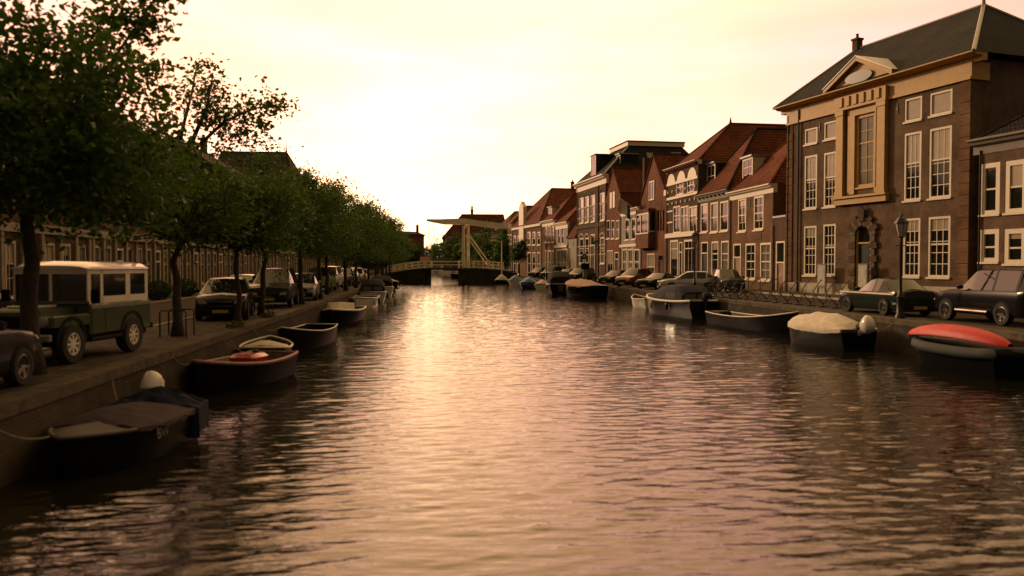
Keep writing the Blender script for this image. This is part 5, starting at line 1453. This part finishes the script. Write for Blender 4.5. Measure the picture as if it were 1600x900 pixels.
def offroader(label, xy, ang, body, top, kind, group):
    """boxy off-roader: flat wings, upright screen; 'hard' has a pale roof with side lights, 'soft' a black hood"""
    L, W = (3.62, 1.68) if kind == 'hard' else (4.05, 1.76)
    hw = W / 2; H = 1.98 if kind == 'hard' else 1.90; hood, belt = 1.10, 1.14; fx = .5 * L; cx = .16 * L; rx = -.5 * L; wr = .39
    t = thing('off_roader', label, 'off-roader', (xy[0], xy[1], HQ + .008), R(ang), group)
    axf, axr = (.335 * L, -.275 * L) if kind == 'hard' else (.33 * L, -.31 * L)
    b = MB()
    b.bbox(rx, cx, -hw, hw, .50, belt, .03)                               # tub
    b.bbox(cx + .002, fx - .06, -hw * .62, hw * .62, .50, hood, .04)     # bonnet
    for sd in (-1, 1): b.bbox(cx + .002, fx - .02, *sorted((sd * hw * .62, sd * hw)), .72, hood - .14, .03)
    b.bbox(fx - .06, fx - .01, -hw * .6, hw * .6, .55, hood - .05, .01)
    b.box(cx - .03, cx + .03, -hw * .95, hw * .95, belt + .001, belt + .06)
    b.build('body', body, t)
    s = MB(); s.bbox(rx + .05, fx - .1, -hw * .9, hw * .9, .36, .50, .02); s.build('chassis', M_trim, t)
    # upper cabin
    u = MB(); zr = H - .13
    for sd in (-1, 1):
        ys = sorted((sd * hw * .93, sd * hw * .90))
        for x0, x1 in (((cx - .12), cx), (.02 * L - .05, .02 * L + .05), (rx + .02, rx + .14), (-.26 * L - .09, -.26 * L + .09)): u.box(x0, x1, *ys, belt, zr)
        u.box(rx + .14, .02 * L, *ys, belt + .001, belt + .14); u.box(rx + .14, cx - .12, *ys, zr - .1, zr - .002)
    u.box(rx + .02, rx + .05, -hw * .9, hw * .9, belt + .001, belt + .2); u.box(cx - .05, cx, -hw * .9, hw * .9, zr - .1, zr - .001); u.box(cx - .05, cx, -.03, .03, belt, zr - .1)
    uo = u.build('cabin', top if kind == 'hard' else M_canvas_black, t)
    g = MB()
    for sd in (-1, 1): g.box(rx + .05, cx - .02, *sorted((sd * hw * .912, sd * hw * .918)), belt + .1, zr - .05)
    g.box(cx - .03, cx - .022, -hw * .89, hw * .89, belt + .05, zr - .05); g.box(rx + .03, rx + .04, -hw * .89, hw * .89, belt + .15, zr - .05)
    g.build('window_glass', M_carglass, uo)
    r = MB(); sec = ((-.985, zr + .002), (-.97, zr + .05), (-.80, H - .015), (-.55, H + .02), (0, H + .035), (.55, H + .02), (.80, H - .015), (.97, zr + .05), (.985, zr + .002))
    r.loft([[(x, hw * f * k_, zr + .002 + (z - zr - .002) * q_) for f, z in sec] for x, k_, q_ in ((rx - .02, .97, .5), (rx + .12, 1, 1), (cx - .15, 1, 1), (cx + .06, .97, .45))]); r.build('roof', top if kind == 'hard' else M_canvas_black, t, smooth=35)
    for a in (axf, axr):
        for sd in (-1, 1):
            m = MB(); y0, y1 = sorted((sd * (hw - .25), sd * (hw + (.05 if kind == 'soft' else .012))))
            aa = [PI * q / 12 - .08 for q in range(13)]
            for q0, q1 in zip(aa, aa[1:]):
                m.prism([(a + wr * f * math.cos(q), wr + .05 + wr * f * math.sin(q)) for f, q in ((1.08, q0), (1.26, q0), (1.26, q1), (1.08, q1))], y0, y1)
            m.prism([(a + wr * 1.08 * math.cos(q), wr + .05 + wr * 1.08 * math.sin(q)) for q in aa], *sorted((sd * (hw - .25), sd * (hw - .015))))
            m.build('wheel_arch', M_trim, t)
            wheel(t, a, sd * (hw - (.07 if kind == 'hard' else .05)), wr, sd, w=.24, rim=top if kind == 'hard' else M_chrome, spokes=8 if kind == 'hard' else 5, rimf=.58 if kind == 'hard' else .66)
    m = MB(); m.bbox(fx, fx + .12, -hw, hw, .48, .62, .02); m.build('bumper', M_trim if kind == 'soft' else M_lead, t)
    m = MB(); m.bbox(rx - .12, rx - .001, -hw, hw, .48, .60, .02); m.build('bumper', M_trim, t)
    for sd in (-1, 1):
        m = MB(); m.lathe([(.10, -.02), (.10, .03), (.06, .05)], 14, Matrix.Translation((fx - .01, sd * hw * .78, .86)) @ Matrix.Rotation(PI / 2, 4, 'Y')); m.build('headlight', M_lamp, t, smooth=40)
        m = MB(); m.bbox(cx - .02, cx + .05, *sorted((sd * (hw + .02), sd * (hw + .2))), belt + .05, belt + .3, .02); m.build('wing_mirror', M_trim if kind == 'hard' else M_chrome, t)
        m = MB(); m.bbox(rx - .03, rx - .001, *sorted((sd * hw * .8, sd * hw * .95)), .7, .95, .005); m.build('tail_light', M_tail, t)
        m = MB(); m.tube([(axf - .55, sd * (hw + .04), .42), (axr + .55, sd * (hw + .04), .42)], .045, 8); m.build('side_step', M_chrome if kind == 'soft' else M_trim, t)
    m = MB(); m.box(fx - .0085, fx + .004, -hw * .5, hw * .5, .62, hood - .14); m.build('grille', M_trim, t)
    if kind == 'hard':
        for sd in (-1, 1):
            m = MB(); m.box(rx + .002, cx - .02, *sorted((sd * (hw + .001), sd * (hw + .012))), belt - .10, belt - .03); m.build('waist_trim', M_lead, t)
        m = MB(); m.bbox(fx - .95, fx - .35, -.32, .32, hood + .002, hood + .04, .015); m.build('bonnet_panel', top, t)
    m = MB(); m.box(fx + .121, fx + .13, -.26, .26, .5, .6); m.build('number_plate', M_plate, t)
    # door seams
    m = MB()
    for x in (cx - .05, .02 * L - .02): m.box(x - .008, x + .008, -hw - .004, -hw + .002, .55, belt - .04); m.box(x - .008, x + .008, hw - .002, hw + .004, .55, belt - .04)
    m.build('door_seam', M_trim, t)
    return t

CL, CR = 'cars parked along the left quay', 'cars parked along the right quay'
offroader('boxy green off-roader with white hard top and white wheels', (-7.7, 17.7), -99, P_green, P_white, 'hard', CL)
car('dark car at the left edge with pale bonnet, before the green off-roader', 'hatch', (-7.45, 12.2), 90 - 1, P_grey, CL)
car('dark front facing hatchback with bright bonnet, between two quay trees', 'hatch', (-7.7, 30.5), -81, P_grey, CL)
car('large graphite off-roader facing the viewer, wide windscreen and roof rails', 'suv', (-7.55, 38.9), -86, P_grey, CL, rails=True)
car('small silver hatchback parked just behind the graphite off-roader', 'mini', (-7.35, 46.2), -87, P_silver, CL)
car('lime green van, the only green vehicle in the far left row', 'van', (-8.6, 62.5), 90, P_lime, CL, cat='van', name='parked_van')
car('white van behind the lime green van', 'van', (-8.9, 69.5), -92, P_white, CL, cat='van', name='parked_van')
car('dark car seen between two trunks right of the lime green van', 'mpv', (-8.6, 76.5), -90, P_grey, CL)
car('pale car left of the first black tented sloop', 'hatch', (-8.7, 84.5), -90, P_silver, CL)
car('bright silver car near the left ramp of the bridge', 'mpv', (-8.9, 93), -90, P_silver, CL)
car('white car last in the left row before the bridge', 'hatch', (-9.2, 103), -90, P_white, CL)
car('dark red car across the road, between hatchback and off-roader', 'sedan', (-11.0, 47), -90, P_red, None)
car('dark car parked by the house doors at the far left', 'sedan', (-14.0, 24.5), -90, P_black, None)
# right quay
t = car('big rounded black off-roader with chrome wheels, nearest on the right quay', 'suv', (18.95, 25.25), 90, P_black, CR, rim=M_chrome)
for sd in (-1, 1): m = MB(); m.tube([(.85, sd * .97, .40), (-.75, sd * .97, .40)], .05, 8); m.build('side_step', M_chrome, t)
t = car('low closed dark green car with pale waist strip, left of the big black off-roader', 'sedan', (18.1, 30.6), 90, P_dkgreen, CR, rim=M_chrome, spokes=10)
for sd in (-1, 1): m = MB(); m.bbox(-2.0, 2.0, *sorted((sd * .87, sd * .905)), .80, .86, .008); m.build('waist_strip', M_rim_white, t)
car('dark red hatchback parked nose to the canal', 'mpv', (18.2, 71.4), 222, P_red, CR)
car('black coupe between the red car and the silver one', 'coupe', (18.4, 64.8), 222, P_black, CR)
car('silver liftback seen from the side behind the navy sloop', 'lift', (19.1, 59.0), 170, P_silver, CR)
car('black hatchback with bright windscreen left of the red car', 'hatch', (18.2, 79.3), 222, P_black, CR)
car('dark car with bright screen behind the peaked pink boat cover', 'mpv', (17.2, 93.5), 225, P_black, CR)
car('low dark car with bright roof behind the black tented boat', 'hatch', (16.9, 101.5), 225, P_grey, CR)
car('dark van behind the dark lamp post on the far right quay', 'van', (16.6, 111), 225, P_black, CR)
car('dark car above the two blue boats', 'mpv', (16.0, 121), 225, P_black, CR)
car('grey car parked by the ornate shop window, roof showing behind the silver liftback', 'mpv', (21.6, 57.5), 262, P_grey, None)
# ---------------------------------------------------------------- street lamps
M_lampglass = mat('old_lamp_glass', (.40, .36, .29), .15, var=.15, scale=6, coat=.4)
def street_lamp(x, y, h, label, group='old lantern lamp posts on the right quay'):
    t = thing('street_lamp', label, 'street lamp', (x, y, HQ), 0.4, group)
    p = MB(); p.lathe([(.17, 0), (.17, .12), (.12, .18), (.12, .75), (.14, .8), (.075, .9), (.055, 1.2), (.045, h - 1.0), (.07, h - .97), (.045, h - .93), (.06, h - .88), (.03, h - .8)], 12); p.build('post', M_iron, t, smooth=40)
    a = MB(); a.tube([(-.28, 0, h - 1.1), (.28, 0, h - 1.1)], .018, 6); a.build('ladder_bar', M_iron, t)
    z0 = h - .78; g = MB(); g.lathe([(.10, z0), (.21, z0 + .48)], 6); g.build('lantern_glass', M_lampglass, t)
    f = MB()
    for k in range(6):
        q = 2 * PI * k / 6; f.tube([(.105 * math.cos(q), .105 * math.sin(q), z0 - .01), (.218 * math.cos(q), .218 * math.sin(q), z0 + .49)], .012, 5)
    f.lathe([(.25, z0 + .48), (.24, z0 + .52), (.12, z0 + .68), (.05, z0 + .72), (.05, z0 + .78), (.012, z0 + .88)], 6); f.lathe([(.03, z0 - .06), (.12, z0 - .02), (.12, z0)], 6)
    f.build('lantern_frame', M_iron, t)
street_lamp(16.75, 50.4, 4.15, 'black lantern post rising behind the navy sloop')
street_lamp(16.75, 27.4, 3.75, 'black lantern post in front of the low dark green car')
street_lamp(16.6, 81.5, 4.7, 'black lantern post left of the black hatchback, before the tall town house')
street_lamp(14.8, 105.5, 4.9, 'far black lantern post near the blue covered boats')
def pole_lamp(x, y, h, label):
    t = thing('street_lamp', label, 'street lamp', (x, y, HQ), 0)
    m = MB(); m.tube([(0, 0, 0), (0, 0, h * .5), (0, 0, h)], [.13, .1, .07], 8); m.build('post', M_bridge, t)
    m = MB(); m.tube([(0, 0, h - .4), (-.6, 0, h - .1), (-1.1, 0, h - .1)], .05, 6); ao = m.build('arm', M_bridge, t)
    m = MB(); m.bbox(-1.9, -1.0, -.2, .2, h - .16, h + .1, .05); m.build('lamp_head', M_hull_white, ao)
pole_lamp(slope(784) * 136, 136, 6.2, 'pale lamp post with arm at the right end of the drawbridge')
# parking machine and blue sign
x, y = slope(914) * 82.5, 82.5
t = thing('parking_meter', 'pale post carrying a dark ticket box on the quay edge', 'parking meter', (x, y, HQ), 0)
m = MB(); m.bbox(-.2, .2, -.14, .14, 0, 1.55, .02); m.build('post', M_grey_paint, t)
m = MB(); m.bbox(-.42, .42, -.22, .22, 1.552, 2.2, .04); m.build('ticket_box', M_trim, t)
t = thing('parking_sign', 'small blue sign on a thin post above the ticket box', 'sign', (x + .02, y + .5, HQ), 0)
m = MB(); m.tube([(0, 0, 0), (0, 0, 3.3)], .035, 8); m.build('post', M_lead, t)
m = MB(); m.bbox(-.22, .22, -.05, -.036, 2.6, 3.15, .005); so = m.build('sign_plate', mat('blue_sign', (.02, .03, .07), .5, var=.05), t)
m = MB(); m.lathe([(.10, -.003), (.10, 0)], 18, Matrix.Translation((0, -.052, 2.9)) @ Matrix.Rotation(PI / 2, 4, 'X')); m.build('sign_disc', M_hull_white, so)

# ---------------------------------------------------------------- bicycle stands and bicycles
def stand(x, y, rz, label=None):
    t = thing('bicycle_stand', label, 'bicycle stand', (x, y, HQ), rz, 'bicycle stands along the right quay')
    m = MB(); m.bbox(-.25, .25, -.06, .06, 0, .05, .01); m.tube([(0, 0, .04), (0, 0, .22)], .03, 6); m.build('foot', M_iron, t)
    for sg in (-1, 1):
        m = MB(); m.tube([(0, sg * .02, .14), (sg * .14, sg * .02, .30), (sg * .34, sg * .02, .48), (sg * .40, sg * .02, .60)], .022, 6); m.build('fork', M_iron, t, smooth=60)
    m = MB(); m.tube([(.06, 0, .18), (.18, 0, .5), (.16, 0, .70), (.42, 0, 1.02), (.60, 0, 1.22), (.72, 0, 1.24)], .024, 6); m.build('lean_bar', M_iron, t, smooth=60)
    return t
s0 = stand(17.1, 47.6, .15, 'iron bicycle stand, one of a row of identical stands with slanted lean bars')
for i in range(1, 13):
    c = copy_tree(s0); f = i / 12; c.location = (17.1 + .9 * f, 47.6 - 13.2 * f, HQ); c.rotation_euler = (0, 0, .15 + .12 * math.sin(i * 2.1))
def bicycle(label, xy, rz, frame, lean=.12, z=HQ):
    t = thing('bicycle', label, 'bicycle', (xy[0], xy[1], z), 0, None); t.rotation_euler = (lean, 0, rz)
    for x in (-.54, .54):
        m = MB(); m.tube([(x + .33 * math.cos(q), 0, .345 + .33 * math.sin(q)) for q in (2 * PI * k / 24 for k in range(24))], .021, 6, closed=True); w = m.build('wheel', M_tyre, t, smooth=180)
        m = MB(); m.tube([(x + .30 * math.cos(q), 0, .345 + .30 * math.sin(q)) for q in (2 * PI * k / 24 for k in range(24))], .013, 5, closed=True)
        for k in range(12): q = 2 * PI * k / 12; m.tube([(x, 0, .345), (x + .3 * math.cos(q), 0, .345 + .3 * math.sin(q))], .004, 3)
        m.build('rim', M_chrome, w)
        m = MB(); m.tube([(x + .36 * math.cos(q), 0, .345 + .36 * math.sin(q)) for q in (PI * (.1 + .75 * k / 10) for k in range(11))], .022, 5); m.build('mudguard', frame, t)
    m = MB()
    for a, b in (((-.54, 0, .345), (-.12, 0, .30)), ((-.12, 0, .30), (-.26, 0, .86)), ((-.54, 0, .345), (-.24, 0, .78)), ((-.12, 0, .30), (.36, 0, .72)), ((-.24, 0, .78), (.34, 0, .86)), ((.33, 0, .98), (.37, 0, .72)), ((.37, 0, .72), (.54, 0, .345))): m.tube([a, b], .017, 6)
    m.build('frame', frame, t)
    m = MB(); m.bbox(-.42, -.16, -.07, .07, .90, .96, .02); m.tube([(-.26, 0, .84), (-.28, 0, .9)], .016, 6); m.build('saddle', M_black, t)
    m = MB(); m.tube([(.15, -.28, 1.06), (.28, -.24, 1.08), (.33, 0, 1.0), (.28, .24, 1.08), (.15, .28, 1.06)], .013, 6); m.build('handlebar', M_chrome, t)
    m = MB(); m.tube([(-.12, -.1, .18), (-.12, -.06, .3), (-.12, .06, .3), (-.12, .1, .44)], .012, 5); m.box(-.17, -.07, -.2, -.09, .165, .19); m.box(-.17, -.07, .09, .2, .43, .455); m.build('crank', M_lead, t)
    m = MB(); m.box(-.8, -.42, -.07, .07, .735, .75); m.tube([(-.72, 0, .735), (-.56, 0, .36)], .01, 4); m.build('rack', M_black, t)
    return t
bicycle('bicycle with pale wheel leaning at the stands behind the navy sloop', (17.7, 46.6), 2.9, M_black)
bicycle('dark bicycle parked close against the first bicycle stands', (17.6, 48.3), .3, M_iron, .05)
def deckz(px): return HQ
b = bicycle('bicycle leaning on the near bridge railing', (slope(757) * 140.2, 139.0), .02, M_black, .1, bz(757, 419.6) + .02)
b = bicycle('second bicycle on the bridge, closer to the tower posts', (slope(746) * 140.2, 139.0), 3.1, M_iron, -.1, bz(746, 419.2) + .02)
# handrail by the steps
a, c = G(1213, 462), G(1250, 468)
t = thing('handrail', 'low iron handrail before the narrow link door', 'railing', (24.0, 57.5, HQ + .1), R(-76))
m = MB(); m.tube([(-1.2, 0, .95), (1.6, 0, .95)], .025, 6); m.tube([(-1.2, 0, .5), (1.6, 0, .5)], .018, 6); m.build('rail', M_iron, t)
for x in (-1.2, .2, 1.6): m = MB(); m.tube([(x, 0, 0), (x, 0, 1.0)], .028, 6); m.build('post', M_iron, t)
# notice boards either side of the grand door
ex = (Vector((28.6, 40.5)) - Vector((25.1, 55.2))).normalized(); ang = math.atan2(ex.y, ex.x)
for (u, label) in ((4.35, 'pale upright notice board left of the grand doorway'), (8.05, 'pale upright notice board right of the grand doorway')):
    p = Vector((25.1, 55.2)) + ex * u + Vector((ex.y, -ex.x)) * .55
    t = thing('notice_board', label, 'notice board', (p.x, p.y, HQ + .1), ang)
    m = MB(); m.bbox(-.42, .42, -.05, .05, .35, 1.95, .02); bo = m.build('board', M_grey_paint, t)
    m = MB(); m.bbox(-.34, .34, -.062, -.051, .5, 1.85, .004); m.build('poster', mat('faded_paper', (.42, .40, .36), .7, var=.35, scale=3), bo)
    for x in (-.36, .36): m = MB(); m.box(x - .04, x + .04, -.04, .04, 0, .35); m.build('leg', M_iron, t)
# flag on the small grey house
H_ = FLAG_H
u, zf = H_.uz(1001, 323); o = H_.A + H_.ex * (H_.L - .4) - H_.ey * .1
t = thing('flag', 'drooping striped flag on a slanted pole above the grey shop house', 'flag', (o.x, o.y, HQ + zf - .6), H_.ang)
tip = Vector((-1.2, -2.3, 2.0))
m = MB(); m.tube([(0, 0, 0), tuple(tip)], .04, 6); m.build('flagpole', M_hull_white, t)
stripes = ((mat('flag_red', (.60, .36, .33), .8), 0, .34), (mat('flag_white', (.62, .56, .52), .8), .34, .67), (mat('flag_blue', (.03, .045, .14), .8), .67, 1))
for k, (mm, f0, f1) in enumerate(stripes):
    m = MB(); rows_ = []
    for j in range(9):
        v = j / 8; row = []
        for i in range(6):
            f = f0 + (f1 - f0) * i / 5
            a = tip * (.97 - .62 * f); row.append((a.x + .16 * math.sin(7 * f + 3 * v) + .35 * v * (1 - f), a.y + .14 * math.cos(9 * f + 2 * v), a.z - v * 1.75 * (1 - .12 * f)))
        rows_.append(row)
    m.loft(rows_, closed=False); m.build('stripe', mm, t, smooth=180)
# weathered weeds and a coil on the left coping
M_weed = leafmat('weed_leaves', (.03, .04, .014), (.07, .075, .03))
for i, (px, py, label) in enumerate(((388, 513, 'scruffy tuft of weeds on the left coping above the teal dinghy'), (430, 497, 'second weed tuft on the left coping, farther along'))):
    g = G(px, py); rng = np.random.default_rng(300 + i)
    P = rng.normal(size=(200, 3)) * np.array((.13, .26, .07)) + np.array((0, 0, .07)); P[:, 2] = np.abs(P[:, 2])
    me = leaf_mesh('weed_tuft', P, .10, M_weed, droop=-.2, rng=rng); o = bpy.data.objects.new('weed_tuft', me); col.objects.link(o); o.location = (-6.1, g.y, HQ + .03); tag(o, label, 'plant')
# shrub by the houses across the road
for i, (x, y, label) in enumerate(((-15.6, 47, 'low dark bush by the house fronts, behind the second tree'), (-15.6, 52, 'low dark bush by the house fronts, farther along'))):
    rng = np.random.default_rng(400 + i); P = rng.normal(size=(1500, 3)); P /= np.maximum(np.linalg.norm(P, axis=1), .6)[:, None]; P = P * np.array((.7, 1.3, .55)) * rng.uniform(.5, 1, (1500, 1)) ** .4 + np.array((0, 0, .55))
    P[:, 2] = np.maximum(P[:, 2], .02)
    me = leaf_mesh('bush', P, .15, M_leaf_dark, rng=rng); o = bpy.data.objects.new('bush', me); col.objects.link(o); o.location = (x, y, HQ); tag(o, label, 'bush')
# red awning far behind the bridge
t = thing('awning', 'faded red awning far behind the left half of the bridge', 'awning', (slope(665) * 230, 230, HQ), 0)
z = EYE + 12 * 230 / 1250 - HQ
m = MB(); m.loft([[(-1.6, -1.2, z - .9), (1.6, -1.2, z - .9), (1.5, .2, z + .3), (-1.5, .2, z + .3)], [(-1.6, -1.2, z - .85), (1.6, -1.2, z - .85), (1.5, .2, z + .36), (-1.5, .2, z + .36)]]); m.build('canopy', mat('faded_red_canvas', (.22, .08, .055), .8), t)
for x in (-1.5, 1.5): m = MB(); m.tube([(x, -1.1, 0), (x, -1.1, z - .9)], .05, 5); m.build('post', M_iron, t)
